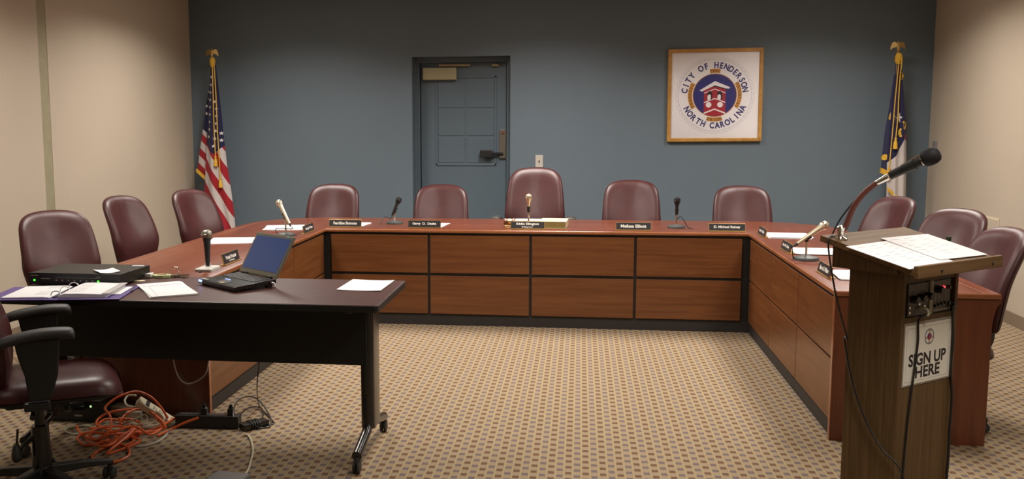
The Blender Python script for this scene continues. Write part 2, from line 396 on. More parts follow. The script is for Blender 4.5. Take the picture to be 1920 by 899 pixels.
# back run
bk = thing('council_desk', 'back run of the council desk with eight cherry front panels', 'desk', (0, 0, 0))
MB().box(-W-.03, W+.03, .014, .06, ZK, H-TK).obj('carcass', blackpl, bk)
MB().box(-W-.02, W+.02, .012, .05, 0, ZK).obj('kick_board', kickm, bk)
MB().box(-W-.0, W+.0, .10, .45, .66, H-TK-.001).obj('shelf_rail', blackpl, bk)
panel_run(bk, 4, (2*W-.02-.064)/4, -W+.042, 0, .014, .020, .022)
# wings: local X runs along the wing (towards the camera for the right one)
def wing(side):
    if side > 0: t = thing('desk_wing', 'desk wing beside the lectern with six cherry front panels', 'desk', (W, -G, 0), -PI/2)
    else: t = thing('desk_wing', 'desk wing behind the rolling table with six cherry front panels', 'desk', (-W, -G-3*PITCHP, 0), PI/2)
    L = 3*PITCHP
    MB().box(0, L, .010, .05, ZK, H-TK).obj('carcass', blackpl, t)
    MB().box(0, L, .012, .05, 0, ZK).obj('kick_board', kickm, t)
    panel_run(t, 3, PITCHP, 0, 0, .010, .010, .012)
    # end panel: full-depth wood slab flaring out under the counter
    D = OX-W-.03; x0, x1 = (L, L+.026) if side > 0 else (-.026, 0)
    pr = [(-.008, 0), (D, 0), (D, .56)]
    for k in range(1, 9): a = k/8*PI/2; pr.append((D+.035*(1-math.cos(a)), .56+.15*math.sin(a)))
    pr += [(D+.036, H-TK-.001), (-.008, H-TK-.001)]
    MB().prism(pr, 'x', x0, x1).obj('end_panel', endwood, t)
    MB().box(min(x0, x1)-.002 if side < 0 else x0, x1 if side < 0 else x1+.002, -.0105, -.0065, 0, H-TK-.001).obj('edge_band', counter_e, t)
    return t
wing(1); wing(-1)

# ------------------------------------------------------------------ swivel chairs
def pillow(outline, cx, cy, depth, bulge, curve, rad=(0, .25, .5, .7, .84, .93, .98, 1.0), dish=0):
    """cushion half: outline [(x, z)] blended to its centre; returns rings of (x, y, z); y = -(depth*profile) + curve(x, z)"""
    rings = []
    for r in rad[::-1]:
        e = (1-max(0, (r-.72)/.28)**2.4)**.5 if r > .72 else 1
        ring = []
        for (x, z) in outline:
            X, Z = cx+(x-cx)*max(r, .004), cy+(z-cy)*max(r, .004)
            y = -depth*e-bulge*(1-r*r)+dish*math.exp(-(r/.45)**2)
            ring.append((X, y+curve(X, Z), Z))
        rings.append(ring)
    return rings
def back_outline(zb, zt, wb, wm, wt, n=12):
    """half widths at bottom, middle, top; rounded corners"""
    h = zt-zb; right = []
    ctrl = [(wb*.80, 0), (wb, .06), (wm, .30), (wm, .47), (wm*.955+wt, .736), (wm*.885+wt, .864), (wm*.735+wt, .942), (wm*.50, .983), (wm*.2, 1.0)]
    pts = spline([(x, 0, zb+t*h) for x, t in ctrl], 6)
    right = [(p.x, p.z) for p in pts]
    return right+[(-x, z) for x, z in right[::-1]]
def make_chair(zt=1.03, wb=.205, wm=.248, wt=0, arms=None, seat_h=.47, seat_d=.235, seat_off=0, leg_rot=1.87):
    t = thing('office_chair', '', 'chair')
    zb = .50; ol = back_outline(zb, zt, wb, wm, wt)
    cz = (zb+zt)/2; hh = zt-zb
    cur = lambda x, z: .235+.13*((z-zb)/hh)+.035*math.sin(PI*(z-zb)/hh*1.3)*-1 - .75*x*x*(.35+.65*(z-zb)/hh)
    zc = zb+.66*hh; hollow = lambda x, z: cur(x, z)+.030*math.exp(-(x/.165)**2-((z-zc)/(.30*hh))**2)-.006*math.exp(-(x/.18)**2-((z-zb-.25*hh)/(.20*hh))**2)
    MB().loft(pillow(ol, 0, cz+.02, .045, .0, hollow, rad=(0, .08, .16, .25, .34, .43, .52, .61, .70, .78, .85, .91, .96, .99, 1.0)), caps='end').obj('backrest', leather, t, smooth=True, angle=80)
    cur2 = lambda x, z: cur(x, z)
    rings = [[(x, 2*cur2(x, z)-y+.004, z) for (x, y, z) in ring] for ring in pillow(ol, 0, cz, .030, .004, cur2)]
    MB().loft(rings, caps='end').obj('back_shell', leather, t, smooth=True, angle=80)
    so = rrect(.25, seat_d, .11, 6, 0, seat_off)
    sc = lambda x, y: -.03*max(0, (-y-seat_d+seat_off+.11)/.12)**2
    sr = [[(x, y, seat_h-.075+(-(p)) + sc(x, y)) for (x, p, y) in ring] for ring in pillow(so, 0, seat_off, .060, .012, lambda x, y: 0, dish=.010)]
    sb = [[(x, y, seat_h-.075-.004+p*.6) for (x, p, y) in ring] for ring in pillow(so, 0, seat_off, .045, .0, lambda x, y: 0)]
    MB().loft(sr, caps='end').obj('seat', leather, t, smooth=True, angle=80)
    MB().loft(sb, caps='end').obj('seat_pan', blackpl, t, smooth=True, angle=80)
    MB().box(-.09, .09, -.11, .13, seat_h-.145, seat_h-.09).obj('tilt_mechanism', blackpl, t, bevel=.012)
    MB().tube(spline([(0, .10, seat_h-.12), (0, .22, seat_h-.11), (0, .285, seat_h-.04), (0, .285, seat_h+.06)], 5), [.035]*16, 8).obj('back_bracket', blackpl, t, smooth=True)
    lv = MB().tube([(-.09, .02, seat_h-.12), (-.22, .02, seat_h-.125), (-.27, .02, seat_h-.135)], [.007, .007, .012], 8).obj('lever', blackpl, t, smooth=True)
    MB().lathe([(.040, .09), (.036, .30), (.022, .30), (.022, seat_h-.14)], 16).obj('gas_column', blackmt, t, smooth=True, angle=30)
    MB().lathe([(.0, .065), (.045, .065), (.05, .10), (.036, .125), (0, .125)], 20).obj('hub', blackpl, t, smooth=True, angle=30)
    legm = MB().loft([[(x, sy*wd, z) for (sy, z) in ((-1, zl), (1, zl), (.8, zh), (-.8, zh))] for x, wd, zl, zh in ((.035, .026, .075, .118), (.16, .023, .076, .110), (.27, .019, .070, .093), (.30, .017, .066, .086))]).mesh('leg', blackpl, bevel=.005)
    cm = MB()
    for s in (-1, 1): cm.lathe([(0, 0), (.020, 0), (.0255, .004), (.0255, .014), (.018, .018), (0, .018)], 16)
    cm = MB()
    for y0 in (-.026, .008): cm.loft([[(rr*math.cos(2*PI*k/16), yy, .0265+rr*math.sin(2*PI*k/16)) for k in range(16)] for rr, yy in ((.018, y0), (.0262, y0+.004), (.0262, y0+.014), (.018, y0+.018))])
    cm.tube([(0, 0, .03), (.004, 0, .05), (.012, 0, .078)], [.011, .013, .010], 8)
    cas = cm.mesh('caster', rubber, smooth=True, angle=35)
    for k in range(5):
        a = leg_rot+2*PI*k/5
        lg = link('leg', legm, t, (0, 0, 0), (0, 0, a)); link('caster', cas, lg, (.285, 0, 0), (0, 0, random.uniform(-1, 1)))
    if arms:
        az, ax = arms
        for s in (-1, 1):
            pts = spline([(0, -.155, -.006), (0, -.13, .004), (0, -.03, .006), (0, .09, -.012), (0, .165, -.040)], 5)
            rings = []
            for i, p in enumerate(pts):
                q = i/(len(pts)-1); ww = .036*(1-abs(2*q-1)**5)+.010; tt = .017*(1-abs(2*q-1)**6)+.006
                rings.append([(s*ax+ww*math.cos(2*PI*k/12), p.y, az-.018+p.z+tt*math.sin(2*PI*k/12)) for k in range(12)])
            ar = MB().loft(rings).obj('armrest', rubber, t, smooth=True, angle=70)
            pr = [(-.098, az-.03), (.075, az-.03), (.062, az-.10), (.040, seat_h+.04), (.03, seat_h-.06), (-.055, seat_h-.06), (-.085, seat_h+.04), (-.092, az-.10)]
            MB().prism(pr, 'x', s*ax-.016, s*ax+.016).obj('arm_post', blackpl, ar, bevel=.008)
            MB().box(min(s*.10, s*(ax+.014)), max(s*.10, s*(ax+.014)), -.05, .05, seat_h-.105, seat_h-.07).obj('arm_bracket', blackpl, ar, bevel=.008)
    return t
proto = make_chair(); used = [False]
def place(top, face, label, z=0, group='burgundy chairs along the council desk'):
    """top = where the top of the backrest stands, face = direction the sitter looks (degrees)"""
    a = math.radians(face); c = proto if not used[0] else dup(proto); used[0] = True
    c.location = (top[0]+math.cos(a)*.335, top[1]+math.sin(a)*.335, 0); c.rotation_euler = (0, 0, a+PI/2); tag(c, label, 'chair', group); c.scale = (1, 1, 1)
    return c
def top_of(u, v, y): return at_y(u, v, y)
place((-1.85, 1.21), -90, 'burgundy leather chair behind the nameplate nearest the striped flag on the back run')
place((-.86, 1.21), -88, 'burgundy leather chair standing in front of the blue door')
pc4 = place((.815, 1.20), -91, 'burgundy leather chair between the switch plate and the framed seal')
pc4.scale = (1, 1, 1.045)
place((1.75, 1.21), -92, 'burgundy leather chair under the framed seal on the back run')
place((-3.01, -1.58), -40, 'burgundy leather chair behind the black recorder, near the olive wall strip')
place((-3.16, -.30), -15, 'burgundy leather chair at the desk wing, second from the striped flag')
place((-2.90, .42), -22, 'burgundy leather chair right beside the striped flag')
place((2.66, .09), -158, 'burgundy leather chair right below the blue and white flag')
place((2.73, -.92), -150, 'burgundy leather chair between two others on the lectern-side wing')
place((2.555, -2.04), -172, 'burgundy leather chair pulled up to the wing end by the lectern')
mayor = make_chair(1.175, .215, .265, -.006, arms=(.765, .325), seat_h=.50)
mayor.location = (-.03, 1.07, 0); tag(mayor, 'tall burgundy leather chair with armrests behind the gavel, below the switch', 'chair', 'burgundy chairs along the council desk')

# ------------------------------------------------------------------ flags on stands
def flag(name, label, u, vtop, kind):
    yb = YB-.28; base = at_y(u, vtop, yb); X = base.x; ZT = base.z
    t = thing(name, label, 'flag', (X, yb, 0))
    MB().lathe([(0, 0), (.15, 0), (.15, .015), (.12, .035), (.04, .06), (.025, .14), (0, .14)], 28).obj('stand_base', gold, t, smooth=True, angle=40)
    MB().tube([(0, 0, .1), (0, 0, ZT-.10)], .0145, 10).obj('pole', mat('oak_pole', (.25, .14, .06), .4), t, smooth=True)
    fin = MB().lathe([(0, -.10), (.016, -.10), (.010, -.085), (.022, -.07), (.022, -.062), (.008, -.05), (.012, -.035), (.02, -.015), (.014, .004), (.012, .012), (.017, .024), (.012, .038), (0, .044)], 14, (0, 0, ZT-.04)).obj('finial', gold, t, smooth=True)
    for s in (-1, 1):
        wp = [(.006, .01), (.03, .034), (.05, .03), (.064, -.005), (.066, -.04), (.052, -.028), (.04, -.018), (.02, -.016), (.008, -.02)]
        MB().loft([[(s*x, yy*(1-x*6)+x*.25, ZT-.035+z) for x, z in wp] for yy in (-.01, .01)]).obj('eagle_wing', gold, fin)
    MB().tube([(0, -.012, ZT-.045), (.0, -.030, ZT-.02), (.004, -.040, ZT-.014)], [.01, .008, .003], 8).obj('beak', gold, fin, smooth=True)
    S = lambda uu, vv: ((at_y(uu, vv, yb).x-X), at_y(uu, vv, yb).z)      # photo pixel to flag-local x, z
    return t, X, ZT, S, yb
def strip_cloth(name, rows, ymid, thick, rip, mats, parent, nfold=3, uvf=None, phase=0):
    """hanging cloth: rows = [(z, x_left, x_right)]; lens-like folded cross-section with front and back surfaces"""
    NX = 28; zs = []
    fine = []
    for (a, b) in zip(rows, rows[1:]):
        for k in range(6): q = k/6; fine.append(tuple(a[i]*(1-q)+b[i]*q for i in range(3)))
    fine.append(rows[-1])
    def surf(q, w_, sgn):
        e = math.sin(PI*min(1, max(0, q)))**.6
        return ymid+sgn*thick*e*min(1, w_/.16)+rip*math.sin(q*nfold*2*PI+phase)*e*min(1, w_/.2)
    mb = MB(); rings = []
    for (z, xl, xr) in fine:
        w_ = xr-xl
        ring = [(xl+w_*k/NX, surf(k/NX, w_, -1), z) for k in range(NX+1)]+[(xl+w_*k/NX, surf(k/NX, w_, 1), z) for k in range(NX, -1, -1)]
        rings.append(ring)
    mb.loft(rings)
    o = mb.obj(name, mats, parent, smooth=True, angle=75)
    if uvf:
        uv = o.data.uv_layers.new(name='pattern')
        for lp in o.data.loops: p = o.data.vertices[lp.vertex_index].co; uv.data[lp.index].uv = uvf(p.x, p.z)
    def front(x, z):
        for (a, b) in zip(fine, fine[1:]):
            if b[0] <= z <= a[0]:
                q = (a[0]-z)/max(1e-6, a[0]-b[0]); xl = a[1]+(b[1]-a[1])*q; xr = a[2]+(b[2]-a[2])*q
                return surf((x-xl)/max(1e-4, xr-xl), xr-xl, -1)
        return ymid-thick
    return o, front
def pattern(name, build):
    M = bpy.data.materials.new(name); M.use_nodes = True; nt = M.node_tree; b = nt.nodes['Principled BSDF']; L = nt.links.new
    b.inputs['Roughness'].default_value = .75; b.inputs['Sheen Weight'].default_value = .1; b.inputs['Specular IOR Level'].default_value = .25
    tc = nt.nodes.new('ShaderNodeUVMap'); tc.uv_map = 'pattern'; sp = nt.nodes.new('ShaderNodeSeparateXYZ'); L(tc.outputs[0], sp.inputs[0])
    def mth(op, *a):
        n = nt.nodes.new('ShaderNodeMath'); n.operation = op
        for i, v in enumerate(a):
            if isinstance(v, (int, float)): n.inputs[i].default_value = v
            else: L(v, n.inputs[i])
        return n.outputs[0]
    def mix(f, A, B):
        n = nt.nodes.new('ShaderNodeMix'); n.data_type = 'RGBA'; L(f, n.inputs['Factor'])
        for s, v in ((n.inputs['A'], A), (n.inputs['B'], B)):
            if isinstance(v, tuple): s.default_value = (*v, 1)
            else: L(v, s)
        return n.outputs['Result']
    L(build(sp.outputs['X'], sp.outputs['Y'], mth, mix), b.inputs['Base Color']); return M
RED, WHT, NAVY = (.30, .012, .022), (.50, .45, .44), (.014, .014, .055)
def star(mb, cx, cz, r, front, rot=0, mi=0):
    pts = [(cx+(r if k % 2 == 0 else r*.4)*math.sin(k*PI/5+rot), cz+(r if k % 2 == 0 else r*.4)*math.cos(k*PI/5+rot)) for k in range(10)]
    vs = [(x, front(x, z)-.004, z) for x, z in pts]+[(cx, front(cx, cz)-.005, cz)]
    mb.add(vs, [(k, (k+1) % 10, 10) for k in range(10)], mi)
def tassel(parent, S, yfun, pts):
    P = [S(*p) for p in pts]; path = spline([(x, yfun(x, z)-.016, z) for x, z in P], 5)
    co = MB().tube(path, .0055, 6).obj('cord', goldcloth, parent, smooth=True)
    x, z = P[-1]; y = yfun(x, z)-.018
    MB().lathe([(0, .02), (.010, .018), (.013, .005), (.008, -.006), (.016, -.02), (.022, -.085), (0, -.088)], 12, (x, y, z)).obj('tassel', goldcloth, co, smooth=True)

# national flag
t, X, ZT, S, yb = flag('national_flag', 'stars and stripes flag with gold tassels and an eagle finial, hanging by the beige wall', 397, 92, 0)
def c8(x, z):   # flag-local metres -> pattern units (100ths of a close-up)
    k = at_y(397, 92, yb); sx = (at_y(440, 300, yb).x-at_y(355, 300, yb).x)/85; sz = (at_y(397, 250, yb).z-at_y(397, 430, yb).z)/180
    uu = 355+(x+X-at_y(355, 300, yb).x)/sx; vv = 250+(at_y(397, 250, yb).z-z)/sz
    return ((uu-355)*4.73/100, (vv-250)*4.73/100)
def us_front(u, v, m_, mix):
    ph = m_('FRACT', m_('DIVIDE', m_('ADD', m_('SUBTRACT', v, m_('MULTIPLY', u, 1.8)), .66+2.38*4), 2.38))
    st = mix(m_('LESS_THAN', ph, .5), WHT, RED)
    l1 = m_('MULTIPLY_ADD', m_('SUBTRACT', u, 1.5), 1.375, .75); l2 = m_('MULTIPLY_ADD', m_('SUBTRACT', u, 2.3), -.82, 1.85)
    return mix(m_('LESS_THAN', v, m_('MINIMUM', l1, l2)), st, NAVY)
def us_side(u, v, m_, mix):
    ph = m_('FRACT', m_('DIVIDE', m_('ADD', m_('SUBTRACT', v, m_('MULTIPLY', u, .95)), .25+1.48*4), 1.48))
    st = mix(m_('LESS_THAN', ph, .5), RED, WHT)
    return mix(m_('LESS_THAN', v, m_('MULTIPLY_ADD', u, .8, -1.28)), st, NAVY)
def rows_px(L_): return [(S(l[1], l[0])[1], S(l[1], l[0])[0], S(l[2], l[0])[0]) for l in L_]
fo, ff = strip_cloth('front_fold', rows_px([(116, 396, 404), (140, 393.5, 407), (200, 391, 414), (260, 388, 420), (310, 385.5, 426), (360, 383, 434), (400, 398, 439), (432, 414, 442), (470, 420, 445), (540, 424, 446)]), 0, .055, .014, pattern('stars_stripes_front', us_front), t, 2, c8)
so_, fs_ = strip_cloth('side_fold', rows_px([(150, 391, 399), (200, 382, 402), (240, 377, 404), (290, 369.5, 404), (318, 367, 402), (322, 372, 398), (335, 383, 394)]), .055, .028, .006, pattern('stars_stripes_side', us_side), t, 1, c8)
fg = MB(); Pn = [S(366.5, 317), S(384, 333), S(384, 339), S(366.5, 323)]
fg.prism(Pn, 'y', .018, .050).obj('fringe', goldcloth, t)
swm = mat('star_white', (.62, .58, .56), .7)
def one_star(u, v, r_, fr):
    sm = MB(); star(sm, *S(u, v), r_, fr, .15); sm.obj('star', swm, t)
for (u, v) in ((398, 145), (397.5, 159.5), (397, 174), (396.5, 188), (396, 201.5), (396, 215), (396, 229), (395.5, 243), (394, 256.5), (405.5, 191), (408, 204.5), (408.5, 218), (408.5, 232), (407.5, 245.5), (406, 260), (417.5, 263), (404.5, 274), (417, 250)): one_star(u, v, .022, ff)
for (u, v) in ((389.5, 171.5), (390, 185), (384.8, 199), (385, 213)): one_star(u, v, .020, fs_)
kn = MB().lathe([(0, .0), (.02, .0), (.03, -.03), (.028, -.07), (.016, -.10), (0, -.10)], 12, (S(399, 108)[0], -.012, S(399, 108)[1])).obj('cord_knot', goldcloth, t, smooth=True)
tassel(t, S, ff, [(400, 116), (402.5, 170), (405, 230), (408, 296)]); tassel(t, S, ff, [(403, 118), (408, 180), (412, 250), (417, 336)])

# state flag
t, X, ZT, S, yb = flag('state_flag', 'blue, white and red flag with a single star and gold fringe, hanging near the corner', 1685, 78, 1)
def c6(x, z):
    sx = (at_y(1730, 300, yb).x-at_y(1640, 300, yb).x)/90; sz = (at_y(1685, 210, yb).z-at_y(1685, 390, yb).z)/180
    return (((x+X-at_y(1640, 300, yb).x)/sx)*5/100, ((at_y(1685, 210, yb).z-z)/sz)*5/100)
def nc_front(u, v, m_, mix):
    # navy above a broken diagonal, white below, a red corner at the outer edge
    l1 = m_('MULTIPLY_ADD', m_('SUBTRACT', u, 1.3), -.98, 4.6); l2 = m_('MULTIPLY_ADD', m_('SUBTRACT', u, 2.25), -1.35, 3.0)
    edge = m_('MINIMUM', l1, m_('MAXIMUM', l2, -9))
    nav = m_('LESS_THAN', v, m_('MAXIMUM', m_('MINIMUM', l1, 9), l2))
    nav = m_('LESS_THAN', v, m_('MINIMUM', m_('MAXIMUM', l1, l2), m_('MULTIPLY_ADD', m_('SUBTRACT', u, 2.6), -2.2, 2.45)))
    c = mix(nav, WHT, NAVY)
    rd = m_('MULTIPLY', m_('GREATER_THAN', u, 2.58), m_('MULTIPLY', m_('LESS_THAN', v, m_('MULTIPLY_ADD', m_('SUBTRACT', u, 2.6), .95, 2.5)), m_('GREATER_THAN', v, m_('MULTIPLY_ADD', m_('SUBTRACT', u, 2.6), -1.4, 2.15))))
    return mix(rd, c, RED)
fo, ff = strip_cloth('front_fold', rows_px([(114, 1680, 1690), (140, 1678, 1692), (200, 1671.5, 1697), (240, 1668, 1699), (300, 1663, 1699.5), (340, 1662.5, 1699), (370, 1662, 1698.5), (440, 1662, 1698), (540, 1662, 1698)]), 0, .050, .016, pattern('state_flag_front', nc_front), t, 2, c6, 1.0)
so_, fs_ = strip_cloth('side_fold', rows_px([(140, 1678, 1686), (200, 1669, 1686), (250, 1660.5, 1684), (290, 1656, 1682), (316, 1653.5, 1676), (322, 1653, 1668)]), .030, .036, .005, mat('navy_cloth', NAVY, .75), t, 1)
MB().prism([S(1652, 315), S(1665, 321), S(1665, 331), S(1651, 325)], 'y', -.02, .03).obj('fringe', goldcloth, t)
MB().prism([S(1661, 350), S(1680, 367), S(1678, 374), S(1660, 356)], 'y', -.055, -.046).obj('fringe', goldcloth, t)
em = MB(); star(em, *S(1682, 221), .052, ff, .25); em.obj('star', mat('star_white', (.62, .58, .56), .7), t)
def ribbon(pts, wd, fr):
    P = spline([(*S(*p), 0) for p in pts], 6); A, B = [], []
    for i, p in enumerate(P):
        tt = (P[min(i+1, len(P)-1)]-P[max(i-1, 0)]).normalized(); n = Vector((-tt.y, tt.x, 0)); k = wd*(.35+.65*math.sin(PI*i/(len(P)-1)))
        for lst, s in ((A, 1), (B, -1)): q = p+n*k*s; lst.append((q.x, fr(q.x, q.y)-.005, q.y))
    return MB().loft([A, B], closed=False)
ribbon([(1690, 228), (1693.5, 231), (1694, 238), (1692.5, 243)], .016, ff).obj('letter', goldcloth, t)
ribbon([(1687, 241), (1684, 247), (1685, 254), (1688, 256)], .014, ff).obj('letter', goldcloth, t)
ribbon([(1688, 149), (1691, 143), (1689, 140), (1690, 136)], .018, ff).obj('scroll', goldcloth, t)
ribbon([(1669, 225), (1673, 216), (1676, 207)], .020, fs_).obj('scroll', goldcloth, t)
ribbon([(1655, 293), (1659, 295), (1664, 297)], .030, fs_).obj('scroll', goldcloth, t)
MB().lathe([(0, .0), (.022, .0), (.034, -.03), (.036, -.07), (.02, -.10), (0, -.10)], 12, (S(1685, 100)[0], -.012, S(1685, 100)[1])).obj('cord_knot', goldcloth, t, smooth=True)
tassel(t, S, ff, [(1687, 112), (1684, 160), (1679.5, 220), (1675, 262)]); tassel(t, S, lambda x, z: min(ff(x, z), fs_(x, z)), [(1682, 112), (1677, 180), (1671, 250), (1665, 318)])

# ------------------------------------------------------------------ framed city seal
a, b = at_y(1251, 91, YB), at_y(1428, 267, YB); cx, cz = (a.x+b.x)/2, (a.z+b.z)/2; hs = .456
t = thing('framed_seal', 'gold framed square print of the round city seal on the blue wall', 'picture', (cx, YB-.03, cz))
t.rotation_euler = (0, math.radians(-.3), 0)
fw_ = .036
oak = wood('gold_oak_frame', (.36, .17, .035), (.52, .28, .07), (8, 8, 8), .35, .3)
for k in range(4):
    pr = [(-hs, -hs), (hs, -hs), (hs-fw_, -hs+fw_), (-hs+fw_, -hs+fw_)]
    o = MB().prism(pr, 'y', -.012, .03).obj('frame_rail', oak, t, bevel=.006); o.rotation_euler = (0, k*PI/2, 0)
MB().box(-hs+.03, hs-.03, .004, .02, -hs+.03, hs-.03).obj('print_sheet', mat('print_paper', (.88, .84, .85), .6), t)
Q = lambda x, y, d=0: (x, .0035-d, y)
RO = .315
def ring(r0, r1, d, n=96, a0=0, a1=2*PI):
    mb = MB(); n = max(8, int(n*(a1-a0)/(2*PI)))
    mb.loft([[Q(r*math.cos(a0+(a1-a0)*k/n), r*math.sin(a0+(a1-a0)*k/n), d) for k in range(n+1)] for r in (r0, r1)], closed=False); return mb
pgrey = mat('print_grey_line', (.48, .48, .52), .6); pblue = mat('print_blue', (.030, .028, .19), .5); pred = mat('print_red', (.40, .018, .035), .5); porng = mat('print_orange', (.58, .27, .045), .5); pwhite = mat('print_white', (.88, .85, .86), .5); pblk = mat('print_black', (.015, .012, .015), .5)
sc = MB()
for k in range(48):
    aa = 2*PI*k/48; 
    for j in range(6):
        a0 = aa+2*PI/48*j/6*1.3; a1 = aa+2*PI/48*(j+1)/6*1.3; r0, r1 = .360+.016*math.sin(PI*j/6), .360+.016*math.sin(PI*(j+1)/6)
        sc.add([Q(r0*math.cos(a0), r0*math.sin(a0)), Q((r0+.0022)*math.cos(a0), (r0+.0022)*math.sin(a0)), Q((r1+.0022)*math.cos(a1), (r1+.0022)*math.sin(a1)), Q(r1*math.cos(a1), r1*math.sin(a1))], [(0, 1, 2, 3)])
seal_y = -.005
seal = sc.obj('scalloped_border', pgrey, t)
ring(.350, .3535, 0).obj('outer_ring', pgrey, seal)
ring(0.001, .207, .0003).obj('blue_disc', pblue, t)
ring(.207, .213, .0003).obj('disc_outline', porng, t)
lt = MB(); PL = lambda x, y: Q(x, y, .0006)
arc_text(lt, 'CITY', 171, 139, .268, .056, PL, wide=.82, bold=.035); arc_text(lt, 'OF', 118, 107, .268, .056, PL, wide=.82, bold=.035); arc_text(lt, 'HENDERSON', 88, 10, .268, .056, PL, wide=.80, bold=.035)
arc_text(lt, 'NORTH', 207, 249, .268, .056, PL, inward=True, wide=.82, bold=.035); arc_text(lt, 'CAROLINA', 266, 335, .268, .056, PL, inward=True, wide=.82, bold=.035)
lt.obj('ring_lettering', mat('print_navy_text', (.035, .030, .16), .5), t)
for (s, a0, a1, t0, t1, inw) in (('1841', 102, 78, 99, 82, False), ('PROGRESS', 212, 150, 207, 155, None), ('POTENTIAL', 31, -31, 27, -27, False), ('PRIDE', 252, 288, 256, 284, True)):
    lo, hi = min(a0, a1), max(a0, a1)
    bn = ring(.219, .259, .0003, a0=math.radians(lo), a1=math.radians(hi)).obj('banner', porng, t)
    tm = MB(); PT = lambda x, y: Q(x, y, .0008)
    if inw: arc_text(tm, s, t0, t1, .226, .027, PT, inward=True, bold=.03)
    else: arc_text(tm, s, t0, t1, .226, .026, PT, wide=.85, bold=.03)
    tm.obj('banner_lettering', mat('print_brown_text', (.22, .085, .02), .5), bn)
# clock tower emblem
def poly(pts, m_, d, name, par): return MB().add([Q(x*1.06, y*1.05, d) for x, y in pts], [tuple(range(len(pts)))]).obj(name, m_, par)
tw = poly([(-.098, .062), (0, .085), (.098, .062), (.098, -.17), (.06, -.186), (0, -.196), (-.06, -.186), (-.098, -.17)], pred, .0008, 'tower', t)
poly([(-.14, .047), (0, .132), (.14, .072), (.128, .060), (.10, .062), (0, .092), (-.10, .045), (-.115, .035)], pwhite, .0012, 'roof', tw)
for s in (-1, 1): poly([(0, .092), (s*.128, .062), (s*.120, .048), (0, .080)], pblk, .0010, 'eave', tw)
for (y0, th) in ((.040, .008), (-.047, .010), (-.145, .014)):
    for s in (-1, 1): poly([(0, y0+.022), (s*.098, y0-.016), (s*.098, y0-.016-th), (0, y0+.022-th)], pwhite, .0012, 'cornice', tw)
for s in (-1, 1):
    w0 = [(s*.045-.022, -.050), (s*.045+.022, -.040), (s*.045+.022, .015)]+[(s*.045+.022*math.cos(q), .015+.026*math.sin(q)) for q in (PI/4, PI/2, 3*PI/4)]+[(s*.045-.022, .015)]
    poly(w0, pblk, .0014, 'arch_window', tw)
    poly([(s*.045-.020, -.046), (s*.045+.010, -.040), (s*.045+.010, .0), (s*.045-.004, .010), (s*.045-.020, -.004)], pwhite, .0017, 'window_light', tw)
    poly([(s*.052-.002+.026*math.cos(q*PI/12), -.088+.026*math.sin(q*PI/12)) for q in range(24)], pwhite, .0014, 'clock_face', tw)
gl = bpy.data.materials.new('picture_glass'); gl.use_nodes = True; nt = gl.node_tree; bs = nt.nodes['Principled BSDF']
bs.inputs['Roughness'].default_value = .02; bs.inputs['IOR'].default_value = 1.45
tr = nt.nodes.new('ShaderNodeBsdfTransparent'); gls = nt.nodes.new('ShaderNodeBsdfGlossy'); gls.inputs['Roughness'].default_value = .03
fz = nt.nodes.new('ShaderNodeFresnel'); fz.inputs['IOR'].default_value = 1.3; ms = nt.nodes.new('ShaderNodeMixShader')
nt.links.new(fz.outputs[0], ms.inputs[0]); nt.links.new(tr.outputs[0], ms.inputs[1]); nt.links.new(gls.outputs[0], ms.inputs[2]); nt.links.new(ms.outputs[0], nt.nodes['Material Output'].inputs[0])
MB().add([(-hs+.03, -.005, -hs+.03), (hs-.03, -.005, -hs+.03), (hs-.03, -.005, hs-.03), (-hs+.03, -.005, hs-.03)], [(0, 1, 2, 3)]).obj('glass_pane', gl, t)

# ------------------------------------------------------------------ things on the counter
def nameplate(x, y, rz, wd, lines, label, h=.060):
    t = thing('nameplate', label, 'nameplate', (x, y, H), rz, 'nameplates on the council desk')
    lean = math.radians(14); c, s = math.cos(lean), math.sin(lean)
    MB().box(-wd/2, wd/2, -.012, .03, 0, .006).obj('foot', gold, t, bevel=.0015)
    R = Matrix.Rotation(-lean, 4, 'X')
    MB().box(-wd/2, wd/2, -.004, .004, .005, h+.003).xf(R).obj('holder', gold, t, bevel=.001)
    MB().box(-wd/2+.003, wd/2-.003, -.0055, -.002, .0082, h).xf(R).obj('name_insert', nameblack, t)
    tm = MB(); pl = lambda X, Z: R @ Vector((X, -.0062, Z))
    if len(lines) == 1: add_text(tm, lines[0], 0, .034, wd*.72, .024, pl, bold=.035)
    else: add_text(tm, lines[0], 0, .041, wd*.66, .023, pl, bold=.035); add_text(tm, lines[1], 0, .018, wd*.34, .012, pl, bold=.03)
    tm.obj('lettering', nametext, t)
    return t
def n_at(u0_, u1_, v): p, q = at_z(u0_, v, H), at_z(u1_, v, H); return (p.x+q.x)/2
nameplate(-1.478, .075, 0, .265, ['Fearldine Simmons'], 'black and gold nameplate on the back run, beside the inner corner at the laptop side')
nameplate(-.839, .075, 0, .262, ['Garry  D.  Daeke'], 'black and gold nameplate in front of the chair at the blue door')
nameplate(-.028, .065, 0, .262, ['Eddie Ellington', 'Mayor'], 'black and gold nameplate with two lines, in front of the gavel', h=.062)
nameplate(.778, .065, 0, .266, ['Melissa Elliott'], 'black and gold nameplate between the thick book and a black microphone')
nameplate(1.468, .055, 0, .268, ['D. Michael Rainey'], 'black and gold nameplate under the framed seal, at the inner desk corner')
nameplate(1.672, -.20, -PI/2, .262, ['Mark Coffey'], 'black and gold nameplate on the lectern-side wing, first from the inner corner')
nameplate(1.672, -1.04, -PI/2, .262, ['Sara M. Coffey'], 'black and gold nameplate beside the round base of the champagne microphone')
nameplate(1.675, -2.02, -PI/2, .262, ['Marion B. Williams'], 'black and gold nameplate at the wing end next to the lectern')
